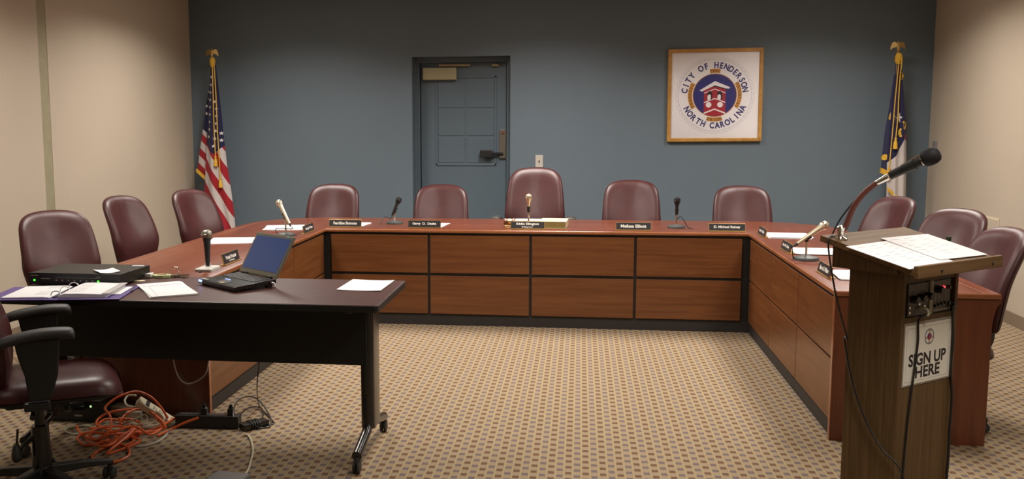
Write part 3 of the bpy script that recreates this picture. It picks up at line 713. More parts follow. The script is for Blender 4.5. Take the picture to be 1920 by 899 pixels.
nameplate(-1.685, -1.92, PI/2, .262, ['Frank Frazier', 'City Manager'], 'black and gold nameplate with two lines, behind the open laptop', h=.066)
nameplate(-1.665, -.30, PI/2, .262, ['George M. Daye'], 'black and gold nameplate beside the champagne microphone near the striped flag')

def sheets(label, loc, rz, w_=.216, d_=.279, n=3, spread=.012, th=.0022, m_=paper, group='paper stacks on the council desk', curl=.0, name='paper_stack', lines=0):
    t = thing(name, label, 'papers', loc, rz, group)
    for k in range(n):
        dx, dy, a = random.uniform(-spread, spread), random.uniform(-spread, spread), random.uniform(-.06, .06) if k else 0
        NX = 8; mb = MB(); tp = []; z = k*th
        for i in range(NX+1):
            x = -w_/2+w_*i/NX; zz = z+.0004+curl*(2*i/NX-1)**2*(1 if k == n-1 else .5)
            tp.append(((x, zz)))
        poly_ = tp+[(x, zz+th*.85) for x, zz in tp[::-1]]
        mb.prism(poly_, 'y', -d_/2, d_/2)
        o = mb.obj('sheet', m_, t); o.location = (dx, dy, 0); o.rotation_euler = (0, 0, a)
    if lines:
        pm_ = MB(); rng = random.Random(lines)
        for j in range(lines):
            yy = d_*.40-j*d_*.8/lines; x0 = -w_*.40; x1 = x0+w_*.8*rng.uniform(.35, 1)
            if rng.random() < .2: continue
            zt_ = (n-1)*th+.0004+th*.85+.0004
            pm_.add([(x0, yy, zt_+curl*.5), (x1, yy, zt_+curl*.5), (x1, yy+.0022, zt_+curl*.5), (x0, yy+.0022, zt_+curl*.5)], [(0, 1, 2, 3)])
        pm_.obj('printed_lines', ink, o)
    return t
sheets('papers lying beside the champagne microphone near the striped flag', (-1.94, -.03, H), PI/2+.22, .30, .30, 4)
sheets('papers lying between the laptop and the desk wing chair', (-2.06, -.89, H), PI/2+.22, .30, .30, 4)
sheets('sheet sticking out behind the nameplate next to the inner desk corner', (-1.455, .29, H), -.10, .216, .28, 2, .004)
sheets('sheet sticking out behind the nameplate at the blue door chair', (-.805, .30, H), -.10, .216, .28, 2, .004)
sheets('white papers behind the gavel and the champagne microphone', (-.07, .76, H), .0, .216, .14, 3)
sheets('papers on the lectern-side wing, first from the inner corner', (1.86, -.19, H), -PI/2-.06, .30, .29, 4)
sheets('papers on the wing behind the champagne microphone by the lectern', (1.86, -1.06, H), -PI/2-.06, .30, .29, 4)
sheets('papers on the wing half hidden by the lectern top', (1.885, -2.04, H), -PI/2-.06, .30, .29, 4)

def desk_mic(label, loc, rz, body, head, tilt=55, baser=.068, stand=.115, stand_m=chrome, length=.165, base_m=basegrey, square=False, neck=True, cable=None, h0=H, lift=0, cable_m=blackpl, s0=-.075, fat=1.0):
    """table microphone: base, rod, clip and a hand-held mic tilted up from the horizontal (in local +x)"""
    t = thing('microphone', label, 'microphone', (loc[0], loc[1], h0), rz, 'microphones of the council chamber')
    if square: MB().loft([[(x*k, y*k, z) for x, y in rrect(.050, .075, .010, 4)] for k, z in ((1, 0), (1, .012), (.93, .018), (.25, .024))]).xf(Matrix.Rotation(-rz, 4, 'Z')).obj('base', mat('light_grey_base', (.50, .48, .44), .4), t, bevel=0); MB().lathe([(.0135, .027), (.0155, .028), (.0155, .044), (.0135, .045)], 16).obj('white_band', mat('band_white', (.7, .68, .62), .5), t, smooth=True)
    else: MB().lathe([(0, 0), (baser, 0), (baser, .010), (baser*.94, .018), (baser*.5, .026), (.014, .030), (0, .030)], 32).obj('base', base_m, t, smooth=True, angle=35)
    if neck: MB().tube([(0, 0, .02), (0, 0, stand)], .0065, 12).obj('stem', stand_m, t, smooth=True)
    a = math.radians(tilt); d = Vector((math.cos(a), 0, math.sin(a))); piv = Vector((0, 0, stand+.018+lift))
    if neck:
        MB().lathe([(0, -.012), (.011, -.012), (.012, .006), (.009, .018), (0, .02)], 14, (0, 0, stand+.002)).obj('swivel', blackpl, t, smooth=True)
        pd_ = Vector((math.sin(a), 0, -math.cos(a)))*.006; MB().tube([piv-d*.012+pd_, piv+d*.022+pd_], [.0125, .0150], 14).obj('clip', blackpl, t, smooth=True)
    R_ = Matrix.Translation(piv) @ d.to_track_quat('Z', 'Y').to_matrix().to_4x4()
    MB().lathe([(0, s0), (.010, s0), (.0115, s0+.03), (.013, s0+.08), (.0165, s0+length-.045), (.019, s0+length-.030), (.0195, s0+length-.026), (0, s0+length-.024)], 18).xf(R_ @ Matrix.Diagonal((fat, fat, 1, 1))).obj('handle', body, t, smooth=True, angle=35)
    hd = MB().lathe([(0, s0+length-.028), (.019, s0+length-.027), (.0245, s0+length-.016), (.0255, s0+length-.004), (.0225, s0+length+.010), (.014, s0+length+.019), (0, s0+length+.021)], 20).xf(R_ @ Matrix.Diagonal((fat, fat, 1, 1))).obj('grille', head, t, smooth=True, angle=50)
    MB().lathe([(.0245, s0+length-.012), (.0266, s0+length-.010), (.0266, s0+length-.005), (.0245, s0+length-.003)], 20).xf(R_ @ Matrix.Diagonal((fat, fat, 1, 1))).obj('grille_band', chrome if body is not blackpl else blackpl, hd, smooth=True)
    MB().tube([R_ @ Vector((0, 0, s0)), R_ @ Vector((0, 0, s0-.022))], [.0095, .006], 10).obj('connector', blackpl, t, smooth=True)
    if cable:
        e = R_ @ Vector((0, 0, s0-.02)); e2 = R_ @ Vector((0, 0, s0-.045))
        MB().tube(spline([tuple(e)]+([tuple(e2)] if e2.z > .012 else [])+cable, 6), .0032, 6).obj('cable', cable_m, t, smooth=True)
    return t
p = at_z(390, 507, H); desk_mic('grey-headed microphone standing upright on a light square base behind the laptop', p, 2.0, mat('mic_blue_black', (.030, .034, .042), .4), micgrey, tilt=84, square=True, stand=.075, neck=False, lift=.012, length=.180, fat=1.25, cable=[(-.012, .02, .012), (-.05, .035, .004), (-.10, .05, .004)])
p = at_z(536, 443, H); desk_mic('champagne microphone tilted up over papers near the striped flag', p, 2.55, champagne, champagne, tilt=52, stand_m=champagne, length=.19, cable=[(.09, .015, .05), (.06, .01, .006), (-.03, -.08, .004)], stand=.135)
p = at_z(740, 420, H); desk_mic('black microphone between the two nameplates nearest the blue door', p, .35, blackpl, micdark, tilt=66, stand=.098, cable=[(-.09, -.03, .06), (-.13, -.06, .004)], length=.125, s0=-.032)
p = at_z(991, 424, H); desk_mic('champagne microphone standing behind the two-line nameplate with the gavel', p, -1.52, champagne, champagne, tilt=74, stand=.120, length=.125, s0=-.02)
p = at_z(1268, 428, H); desk_mic('black microphone between the book side and the framed seal side nameplates', p, -1.57, blackpl, micdark, tilt=78, stand=.115, cable=[(.01, .035, .09), (.03, .085, .01), (.035, .12, .004)], length=.125, s0=-.032)
p = at_z(1511, 488, H); desk_mic('champagne microphone tilted low on the desk wing by the lectern', p, .42, champagne, champagne, tilt=30, stand=.120, stand_m=champagne, length=.215, baser=.074, cable=[(-.10, .0, .09), (-.085, .01, .03), (-.05, .05, .004)])

# gavel on its sound block
t = thing('sound_block', 'round wooden gavel block beside the two-line nameplate', 'gavel block', (-.175, .17, H))
MB().lathe([(0, 0), (.045, 0), (.047, .006), (.044, .013), (.047, .018), (.042, .024), (0, .024)], 24).obj('block', wood('gavel_block', (.28, .13, .03), (.42, .22, .06), (30, 30, 30), .3, .3), t, smooth=True, angle=30)
t = thing('gavel', 'wooden gavel with a gold band lying on its block', 'gavel', (-.175, .17, H+.024+.026), .1)
hdm = Matrix.Rotation(PI/2, 4, 'Y')
gw = wood('gavel_wood', (.12, .04, .015), (.22, .08, .03), (30, 30, 30), .25, .5)
gh = MB().lathe([(0, -.045), (.020, -.045), (.026, -.038), (.026, -.026), (.021, -.018), (.021, .018), (.026, .026), (.026, .038), (.020, .045), (0, .045)], 20).xf(hdm).obj('head', gw, t, smooth=True, angle=30)
MB().lathe([(.0215, -.012), (.0235, -.012), (.0235, .012), (.0215, .012)], 20).xf(hdm).obj('gold_band', gold, gh, smooth=True, angle=30)
MB().tube([(0, .01, 0), (0, .08, -.006), (0, .19, -.016)], [.008, .011, .009], 10).obj('handle', gw, t, smooth=True)
# thick book
a, b = at_z(1013, 429, H), at_z(1063, 430, H)
t = thing('thick_book', 'thick cream-covered book lying beside the two-line nameplate', 'book', (.17, .29, H), -.05)
cream = mat('book_cream', (.62, .54, .36), .5)
MB().box(-.105, .105, -.135, .135, 0, .004).obj('bottom_board', cream, t, bevel=.001)
MB().box(-.105, .105, -.135, .135, .050, .055).obj('cover', cream, t, bevel=.0015)
MB().box(.100, .105, -.135, .135, .003, .051).obj('spine', cream, t)
MB().box(-.102, .100, -.131, .131, .004, .050).obj('page_block', mat('page_edges', (.24, .18, .05), .7, noise=(200, .2)), t)
tm = MB(); PLb = lambda X, Y: (X, Y, .0556)
for k, (yy, ww, hh) in enumerate(((.05, .11, .022), (.012, .075, .014), (-.05, .12, .030))): tm.box(-ww/2, ww/2, yy, yy+hh*.35, .0550, .0557)
tm.obj('cover_print', mat('cover_ink', (.30, .22, .16), .6), t)

# ------------------------------------------------------------------ rolling table
TZ = .785; TX0, TX1, TY0, TY1 = -2.365, -.51, -3.295, -2.60
tb = thing('rolling_table', 'black rolling table with a dark mahogany top and modesty panel', 'table', ((TX0+TX1)/2, (TY0+TY1)/2, 0))
hx, hy = (TX1-TX0)/2, (TY1-TY0)/2
top = MB().prism(rrect(hx, hy, .02, 4), 'z', TZ-.030, TZ).obj('tabletop', tabletop_m, tb, bevel=.004)
edge = MB(); rr_o, rr_i = rrect(hx+.004, hy+.004, .022, 4), rrect(hx-.006, hy-.006, .016, 4)
edge.loft([[(x, y, TZ-.031) for x, y in rr_i], [(x, y, TZ-.031) for x, y in rr_o], [(x, y, TZ-.003) for x, y in rr_o], [(x, y, TZ-.003) for x, y in rr_i]], caps=False)
edge.obj('edge_band', blackpl, top)
MB().box(-hx+.10, hx-.105, -hy+.235, -hy+.25, .452, TZ-.033).obj('modesty_panel', mat('panel_black', (.006, .006, .006), .5), tb)
MB().box(hx-.165, hx-.135, -hy+.05, -hy+.22, TZ-.050, TZ-.033).obj('latch', blackmt, tb, bevel=.004)
cast = MB()
for s in (-1, 1): cast.loft([[(s*.010+dx_, rr_*math.cos(2*PI*k/18), .030+rr_*math.sin(2*PI*k/18)) for k in range(18)] for rr_, dx_ in ((.020, -.008), (.030, -.005), (.030, .005), (.020, .008))])
cast.tube([(0, 0, .03), (0, .004, .055), (0, .006, .075)], [.012, .016, .012], 10)
castm = cast.mesh('caster', rubber, smooth=True, angle=35)
for s in (-1, 1):
    lx = s*(hx-.112)
    col = MB(); col.prism([(lx+x, -.005+y) for x, y in rrect(.033, .085, .030, 6)], 'z', .135, TZ-.032)
    lg = col.obj('leg', blackmt, tb, smooth=True, angle=40)
    for (ys, ye) in ((-.07, -.315), (.06, .300)):
        ft = MB().tube(spline([(lx, ys, .30), (lx, ys*1.0, .19), (lx, ys*1.25, .135), (lx, (ys+ye)/2, .105), (lx, ye, .080)], 5), .024, 10).obj('foot', blackmt, lg, smooth=True)
        link('caster', castm, lg, (lx, ye, 0))

# things on the rolling table
def on_table(u, v): return at_z(u, v, TZ)
sheets('single printed sheet alone near the free end of the rolling table', (-.675, -2.775, TZ), -.03, .218, .31, 1, 0, group='papers on the rolling table', name='printed_sheet', lines=9, curl=.003)
pdm = sheets('ruled white notepad on the rolling table in front of the keys', (-1.612, -3.02, TZ), math.radians(33), .215, .40, 3, .001, .0028, group='papers on the rolling table', name='notepad', lines=0)
nl = MB(); nl.box(-.107, .107, .10, .1015, .0090, .0094); nl.box(-.070, -.069, -.18, .10, .0090, .0094); nl.obj('ruling', mat('rule_violet', (.45, .35, .48), .7), pdm)
sc_ = MB(); rng = random.Random(3)
for j in range(3):
    for k in range(9): x = -.09+k*.02; sc_.box(x, x+rng.uniform(.006, .016), .145-j*.022, .1465-j*.022+.001, .0090, .0093)
sc_.obj('handwriting', ink, pdm)

# recorder box (black amplifier / recorder)
rec = thing('recorder_box', 'flat black audio recorder with green indicator lights on the rolling table', 'recorder', (-2.122, -2.785, TZ), -.02)
MB().box(-.242, .242, -.165, .165, .008, .062).obj('case', mat('recorder_black', (.014, .012, .010), .42, spec=.25), rec, bevel=.002)
MB().box(-.244, .244, -.170, -.163, .006, .064).obj('front_panel', mat('recorder_face', (.010, .009, .010), .4), rec, bevel=.001)
for sx in (-1, 1):
    for sy in (-1, 1): MB().lathe([(0, 0), (.014, 0), (.014, .009), (0, .009)], 12, (sx*.19, sy*.12, 0)).obj('rubber_foot', rubber, rec)
green = mat('green_light', (.05, .5, .03), .4, emit=(.08, 1, .04), es=1.6)
grey = mat('label_grey', (.35, .33, .30), .6)
for x in (-.215, .13): MB().lathe([(0, 0), (.0055, 0), (.005, .003), (0, .004)], 10).xf(Matrix.Translation((x, -.170, .026)) @ Matrix.Rotation(PI/2, 4, 'X')).obj('indicator_light', green, rec)
for k in range(7): MB().lathe([(0, 0), (.0045, 0), (.004, .003), (0, .004)], 10).xf(Matrix.Translation((-.095+k*.0325, -.170, .027)) @ Matrix.Rotation(PI/2, 4, 'X')).obj('indicator_light', grey, rec)
lb = MB(); lb.box(-.235, -.195, -.1705, -.1698, .048, .052); lb.box(-.178, -.130, -.1705, -.1698, .033, .037); lb.box(-.10, .14, -.1705, -.1698, .0405, .0415); lb.box(.118, .145, -.1705, -.1698, .046, .048)
lb.obj('panel_print', grey, rec)
nt_ = sheets('curled white note lying on the black recorder', (-1.995, -2.87, TZ+.062), .75, .10, .13, 1, 0, .002, group='papers on the rolling table', name='note_slip', curl=.006)
nt_ = sheets('small white slip at the back of the black recorder', (-1.925, -2.66, TZ+.062), .1, .06, .025, 1, 0, .001, group='papers on the rolling table', name='note_slip')

# open purple binder
bd = thing('ring_binder', 'open purple ring binder with printed pages hanging over the table corner', 'binder', (-2.06, -3.155, TZ), math.radians(10))
purple = mat('purple_vinyl', (.085, .040, .24), .4)
MB().box(-.31, -.03, -.20, .16, .002, .006).obj('cover', purple, bd, bevel=.001)
MB().box(.03, .31, -.20, .16, .002, .006).obj('cover', purple, bd, bevel=.001)
MB().box(-.031, .031, -.20, .16, .001, .005).obj('spine', purple, bd)
MB().box(-.008, .008, -.155, .135, .005, .011).obj('ring_plate', mat('ring_plate_dark', (.05, .04, .09), .4, metal=.5), bd, bevel=.002)
for y in (-.13, -.01, .115): MB().tube([(.024*math.cos(q*PI/8), y, .010+.024*math.sin(q*PI/8)) for q in range(9)], .0022, 6).obj('ring', chrome, bd, smooth=True)
for sgn, h, nm in ((-1, .006, 'left_pages'), (1, .020, 'right_pages')):
    prf = [(sgn*.018, .007), (sgn*.24, .0065), (sgn*.24, .0065+h*.75), (sgn*.12, .0065+h), (sgn*.05, .0065+h), (sgn*.022, .0065+h*.6)]
    MB().prism(prf, 'y', -.165, .150).obj('page_block', paper, bd)
    pm_ = MB(); rng = random.Random(5+sgn)
    for j in range(9):
        yy = .125-j*.028; x0, x1 = sorted((sgn*.055, sgn*(.055+.06)))
        if rng.random() < .8: pm_.box(x0, x1 if rng.random() < .6 else x1, yy, yy+.003, .0065+h, .0069+h)
    pm_.obj('printed_lines', ink, bd)
MB().box(.22, .255, -.160, .145, .024, .0252).obj('divider_tab', mat('tab_grey', (.45, .43, .42), .5), bd)
MB().box(.24, .285, -.09, .12, .007, .009).obj('loose_page', paper, bd)

# laptop
lp = thing('laptop', 'open black laptop with a blue screen on the rolling table', 'laptop', (-1.315, -2.853, TZ), -.674)
lw, ldp = .170, .119
MB().prism([(-ldp, .008), (ldp, .016), (ldp, .040), (-ldp+.01, .028), (-ldp, .024)], 'x', -lw, lw).obj('base', mat('laptop_black', (.012, .012, .013), .25, spec=.6), lp, bevel=.003)
MB().prism([(-ldp+.002, .0245), (ldp, .0400), (ldp, .0412), (-ldp+.002, .0257)], 'x', lw-.004, lw+.001).obj('side_trim', chrome, lp)
for sx in (-1, 1): MB().box(sx*.14-.012, sx*.14+.012, ldp-.04, ldp-.01, 0, .017).obj('rubber_foot', rubber, lp)
for sx in (-1, 1): MB().box(sx*.14-.012, sx*.14+.012, -ldp+.01, -ldp+.04, 0, .010).obj('rubber_foot', rubber, lp)
zk = lambda y: .0275+(y+ldp)/(2*ldp)*.0127+.0008
kb = MB()
for r_ in range(5):
    for k in range(14):
        x = -.145+k*.0208+(r_ % 2)*.004; y = .004+r_*.0195
        kb.add([(x, y, zk(y)), (x+.017, y, zk(y)), (x+.017, y+.016, zk(y+.016)), (x, y+.016, zk(y+.016)), (x+.002, y+.002, zk(y)+.003), (x+.015, y+.002, zk(y)+.003), (x+.015, y+.014, zk(y+.014)+.003), (x+.002, y+.014, zk(y+.014)+.003)], [(4, 5, 6, 7), (0, 1, 5, 4), (1, 2, 6, 5), (2, 3, 7, 6), (3, 0, 4, 7)])
kb.obj('keyboard', mat('key_black', (.02, .02, .021), .4), lp)
MB().add([(-.04, -.10, zk(-.10)+.0006), (.04, -.10, zk(-.10)+.0006), (.04, -.045, zk(-.045)+.0006), (-.04, -.045, zk(-.045)+.0006)], [(0, 1, 2, 3)]).obj('touchpad', mat('touchpad_grey', (.06, .06, .065), .3), lp)
bl = mat('blue_light', (.1, .15, .8), .4, emit=(.25, .35, 1), es=2.5)
MB().box(-lw+.004, -lw+.034, -ldp-.001, -ldp+.006, .016, .026).obj('indicator_light', bl, lp)
MB().box(-.055, -.010, -.035, -.029, zk(-.03), zk(-.03)+.001).obj('indicator_light', bl, lp)
MB().box(.0, .035, -.105, -.085, zk(-.09), zk(-.09)+.0012).obj('sticker', mat('sticker_gold', (.45, .36, .16), .4), lp)
MB().box(-.16, -.11, -.11, -.09, zk(-.09), zk(-.09)+.0012).obj('sticker', mat('sticker_green', (.32, .36, .26), .4), lp)
MB().tube([(-.13, ldp, .042), (-.09, ldp, .042)], .008, 10).obj('hinge', blackpl, lp); MB().tube([(.09, ldp, .042), (.13, ldp, .042)], .008, 10).obj('hinge', blackpl, lp)
ML = Matrix.Translation((0, ldp, .042)) @ Matrix.Rotation(-.543, 4, 'X')
lid = MB().box(-lw, lw, -.004, .008, 0, .228).xf(ML).obj('lid', mat('lid_olive_grey', (.17, .165, .125), .35), lp, bevel=.004)
MB().box(-lw+.016, lw-.016, -.0052, -.003, .026, .210).xf(ML).obj('screen', mat('screen_blue', (.012, .02, .05), .18, spec=.5, emit=(.030, .065, .19), es=.5), lid)
MB().box(lw-.06, lw-.035, -.0056, -.003, .215, .223).xf(ML).obj('brand_label', mat('label_cyan', (.15, .35, .45), .4), lid)
MB().tube(spline([(lw+.002, ldp-.03, .024), (lw+.02, ldp-.028, .022), (lw+.03, ldp-.03, .006)], 4), .006, 8).obj('side_plug', mat('plug_silver', (.55, .5, .47), .3, metal=.5), lp, smooth=True)

# keys, pens, tag on the table
def pen(label, u0_, v0_, u1_, v1_, m_, r_=.0048):
    a, b = on_table(u0_, v0_), on_table(u1_, v1_); a.z = b.z = TZ+r_+.0005; d = (b-a); b = a+d.normalized()*min(.145, d.length)
    t = thing('pen', label, 'pen', (a.x, a.y, TZ), 0, 'pens on the rolling table'); d = (b-a)
    v = lambda k: tuple(d*k+Vector((0, 0, r_+.0005)))
    MB().tube([v(0), v(.06), v(.70), v(.72)], [r_*.7, r_, r_, r_*.9], 10).obj('barrel', m_, t, smooth=True)
    MB().tube([v(.72), v(.93), v(1)], [r_*.95, r_*.6, r_*.2], 10).obj('tip', blackpl, t, smooth=True)
pen('teal pen beside the black recorder', 227, 525, 262, 514, mat('pen_teal', (.06, .22, .24), .3))
pen('blue and white pen beside the black recorder', 232, 528, 270, 517, mat('pen_pale_blue', (.35, .45, .58), .3))
pen('short black pen at the purple binder edge', 246, 549, 256, 536, blackpl)
ky = on_table(304, 521); ky.z = TZ
t = thing('key_bunch', 'bunch of keys with a green fob and white tag on the rolling table', 'keys', ky, .1); t.scale = (1.5, 1.5, 1.5)
MB().tube([(.018*math.cos(2*PI*k/20)+.035, .018*math.sin(2*PI*k/20)+.02, .004+.014*(1+math.sin(2*PI*k/20))) for k in range(21)], .0016, 6).obj('key_ring', chrome, t, smooth=True)
fob = MB(); fo_ = [(.034*math.cos(2*PI*k/8+.3), .024*math.sin(2*PI*k/8+.3)) for k in range(8)]
fob.loft([[(x, y, .001) for x, y in fo_], [(x, y, .010) for x, y in fo_], [(x*.6, y*.6, .010) for x, y in fo_], [(x*.6, y*.6, .002) for x, y in fo_]]).obj('fob', mat('fob_green', (.50, .55, .30), .5), t)
MB().lathe([(0, .002), (.012, .002), (.010, .008), (0, .009)], 10).obj('fob_stone', mat('amber', (.35, .13, .03), .3), t, smooth=True)
MB().box(-.062, -.034, -.018, .016, .002, .016).obj('plastic_tag', mat('tag_white', (.72, .70, .66), .4), t, bevel=.003)
for k, aa in enumerate((-.5, -.2, .25)):
    kb_ = MB(); kb_.prism(rrect(.012, .012, .006, 3), 'z', 0, .002); kb_.box(.008, .050, -.004, .004, 0, .002); kb_.box(.03, .046, -.007, -.003, 0, .002)
    o = kb_.obj('key', chrome if k else brass, t); o.location = (.045, .015-.004*k, .003+k*.0025); o.rotation_euler = (0, 0, aa)
tg = on_table(259, 528); t = thing('oval_tag', 'pale yellow oval tag lying beside the keys', 'tag', (tg.x, tg.y, TZ), .1)
MB().prism([(.036*math.cos(2*PI*k/24), .024*math.sin(2*PI*k/24)) for k in range(24)], 'z', .0005, .004).obj('disc', mat('tag_cream', (.68, .60, .40), .5), t)
tg = on_table(268, 522); t = thing('paper_tag', 'crumpled white paper tag between the pens and the keys', 'tag', (tg.x, tg.y+.03, TZ), .4)
MB().prism([(-.032, .002), (0, .010), (.032, .004), (.032, .007), (0, .013), (-.032, .005)], 'y', -.02, .02).obj('slip', paper, t)

# ------------------------------------------------------------------ lectern
LX, LY, LA = 1.621, -3.793, .691
lw_, ld_, tw_, to_, td_, zl, zh = .333, .216, .51, .091, .373, 1.091, 1.172
lc = thing('lectern', 'brown wood-grain lectern with built-in amplifier and a slanted top', 'lectern', (LX, LY, 0), LA)
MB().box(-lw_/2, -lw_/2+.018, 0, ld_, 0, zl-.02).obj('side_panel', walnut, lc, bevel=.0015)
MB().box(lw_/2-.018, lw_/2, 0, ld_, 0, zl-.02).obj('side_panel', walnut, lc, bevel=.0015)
MB().box(-lw_/2+.018, lw_/2-.018, ld_-.016, ld_, 0, zl).obj('back_panel', walnut, lc)
AZ0, AZ1 = .895, 1.020
MB().box(-lw_/2+.018, lw_/2-.018, .004, .020, 0, AZ0).obj('access_panel', walnut, lc, bevel=.0015)
MB().box(-lw_/2+.018, lw_/2-.018, .004, .020, AZ1, zl-.02).obj('header_rail', walnut, lc, bevel=.0015)
# slanted head box and top board
sl = (zh-zl)/td_
zt_ = lambda y: zl+(y+to_)*sl
hb = MB(); yb0, yb1 = .004, -to_+td_-.03
hb.prism([(yb0, 1.058), (yb1, 1.056), (yb1, zt_(yb1)-.022), (yb0, zt_(yb0)-.022)], 'x', -tw_/2+.035, -tw_/2+.053)
hb.prism([(yb0, 1.058), (yb1, 1.056), (yb1, zt_(yb1)-.022), (yb0, zt_(yb0)-.022)], 'x', tw_/2-.053, tw_/2-.035)
hb.box(-tw_/2+.053, tw_/2-.053, yb1-.016, yb1, 1.056, zt_(yb1)-.028); hb.box(-tw_/2+.053, tw_/2-.053, yb0+.02, yb1-.016, 1.056, 1.064)
hb.obj('head_box', walnut, lc)
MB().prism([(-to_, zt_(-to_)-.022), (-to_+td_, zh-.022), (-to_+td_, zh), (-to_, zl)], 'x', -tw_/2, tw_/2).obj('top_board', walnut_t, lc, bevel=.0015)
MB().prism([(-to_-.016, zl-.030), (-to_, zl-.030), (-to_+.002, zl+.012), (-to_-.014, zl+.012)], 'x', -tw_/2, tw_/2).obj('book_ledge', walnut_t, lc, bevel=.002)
for x in (-.12, .19): MB().lathe([(0, 0), (.005, 0), (.004, .003), (0, .003)], 10).xf(Matrix.Translation((x, -to_-.016, zl-.012)) @ Matrix.Rotation(PI/2, 4, 'X')).obj('screw_cap', blackpl, lc)
# amplifier behind the opening
amp = MB().box(-lw_/2+.019, lw_/2-.019, .030, .14, AZ0-.004, AZ1+.004).obj('amplifier', mat('amp_black', (.022, .019, .018), .45), lc)
MB().box(-.125, -.005, .024, .031, AZ0+.004, AZ1-.006).obj('amp_face', mat('amp_face_brown', (.085, .070, .058), .45, noise=(90, .4)), amp)
MB().box(.022, .128, .024, .031, AZ0+.004, AZ1-.006).obj('amp_face', mat('amp_face_brown', (.045, .037, .032), .45), amp)
MB().box(-.003, .018, .020, .031, AZ0+.002, AZ1-.002).obj('divider_strip', mat('strip_olive', (.30, .28, .19), .5), amp)
RX = Matrix.Rotation(PI/2, 4, 'X')
for x, z in ((-.100, .065), (-.058, .068), (-.016, .070), (.046, .088), (.115, .030), (.115, .090)):
    big = x < .1
    kn = MB().lathe([(0, 0), (.014, 0), (.013, .020), (.011, .024), (0, .024)] if big else [(0, 0), (.007, 0), (.006, .010), (0, .010)], 16).xf(Matrix.Translation((x, .024, AZ0+z)) @ RX).obj('knob', mat('knob_black', (.008, .008, .008), .35), amp, smooth=True, angle=30)
MB().lathe([(0, 0), (.008, 0), (.007, .016), (0, .016)], 12).xf(Matrix.Translation((-.036, .024, AZ0+.062)) @ RX).obj('orange_knob', mat('knob_orange', (.45, .17, .04), .4), amp)
MB().lathe([(0, 0), (.005, 0), (.004, .005), (0, .006)], 10).xf(Matrix.Translation((.085, .024, AZ0+.092)) @ RX).obj('pilot_light', mat('red_light', (.6, .02, .02), .4, emit=(1, .03, .04), es=5), amp)
for x in (.035, .055, .075, .095): 
    sl_ = MB().box(x-.0015, x+.0015, .0225, .0245, AZ0+.022, AZ0+.075).obj('slider_slot', grey, amp)
    MB().box(x-.005, x+.005, .016, .024, AZ0+.032+.01*math.sin(x*300), AZ0+.042+.01*math.sin(x*300)).obj('slider_cap', blackpl, sl_)
MB().box(.028, .12, .0222, .0245, AZ0+.010, AZ0+.014).obj('scale_print', grey, amp)
for x, z in ((-.118, .018), (-.118, .036), (-.030, .034), (-.062, .044), (.118, .014)): MB().lathe([(0, 0), (.006, 0), (.005, .004), (0, .004)], 10).xf(Matrix.Translation((x, .024, AZ0+z)) @ RX).obj('jack', chrome, amp)
amp.location.y = -.017
# sign on the presenter's face
sg = thing('sign', 'laminated white sheet reading sign up here on the lectern', 'sign', (LX, LY, 0), LA)
SX0, SX1, SZ0, SZ1 = -.139, .139, .650, .866
MB().box(SX0-.006, SX1+.006, .0022, .0032, SZ0-.006, SZ1+.010).obj('laminate', mat('laminate_clear', (.30, .27, .22), .15, spec=.6), sg)
MB().box(SX0, SX1, .0012, .0026, SZ0, SZ1).obj('sheet', mat('sign_paper', (.80, .78, .68), .5), sg)
bl_ = MB(); i_ = .010
for a in ((SX0+i_, SX1-i_, SZ0+i_, SZ0+i_+.0012), (SX0+i_, SX1-i_, SZ1-i_-.0012, SZ1-i_), (SX0+i_, SX0+i_+.0012, SZ0+i_, SZ1-i_), (SX1-i_-.0012, SX1-i_, SZ0+i_, SZ1-i_)): bl_.box(a[0], a[1], .0008, .0014, a[2], a[3])
bl_.obj('border_line', mat('border_grey', (.40, .40, .40), .5), sg)
tm = MB(); PS = lambda X, Z: (X, .0008, Z)
add_text(tm, 'SIGN UP', .000, SZ0+.088, .226, .046, PS, bold=.03); add_text(tm, 'HERE', .005, SZ0+.040, .148, .043, PS, bold=.03)
tm.obj('lettering', blackink, sg)
sm_ = MB().loft([[(.005+r_*math.cos(2*PI*k/32), .0009, SZ0+.165+r_*math.sin(2*PI*k/32)) for k in range(32)] for r_ in (.024, .029)], caps=False).obj('seal_ring', mat('seal_blue_grey', (.16, .17, .25), .5), sg)
MB().loft([[(.005+r_*math.cos(2*PI*k/24), .0007, SZ0+.165+r_*math.sin(2*PI*k/24)) for k in range(24)] for r_ in (.0005, .013)], caps=False).obj('seal_disc', pblue, sm_)
MB().box(-.001, .011, .0004, .0007, SZ0+.153, SZ0+.172).obj('seal_tower', pred, sm_)
for a in (90, 190, 350, 270): MB().box(.005+.019*math.cos(math.radians(a))-.004, .005+.019*math.cos(math.radians(a))+.004, .0004, .0008, SZ0+.165+.019*math.sin(math.radians(a))-.004, SZ0+.165+.019*math.sin(math.radians(a))+.004).obj('seal_banner', porng, sm_)
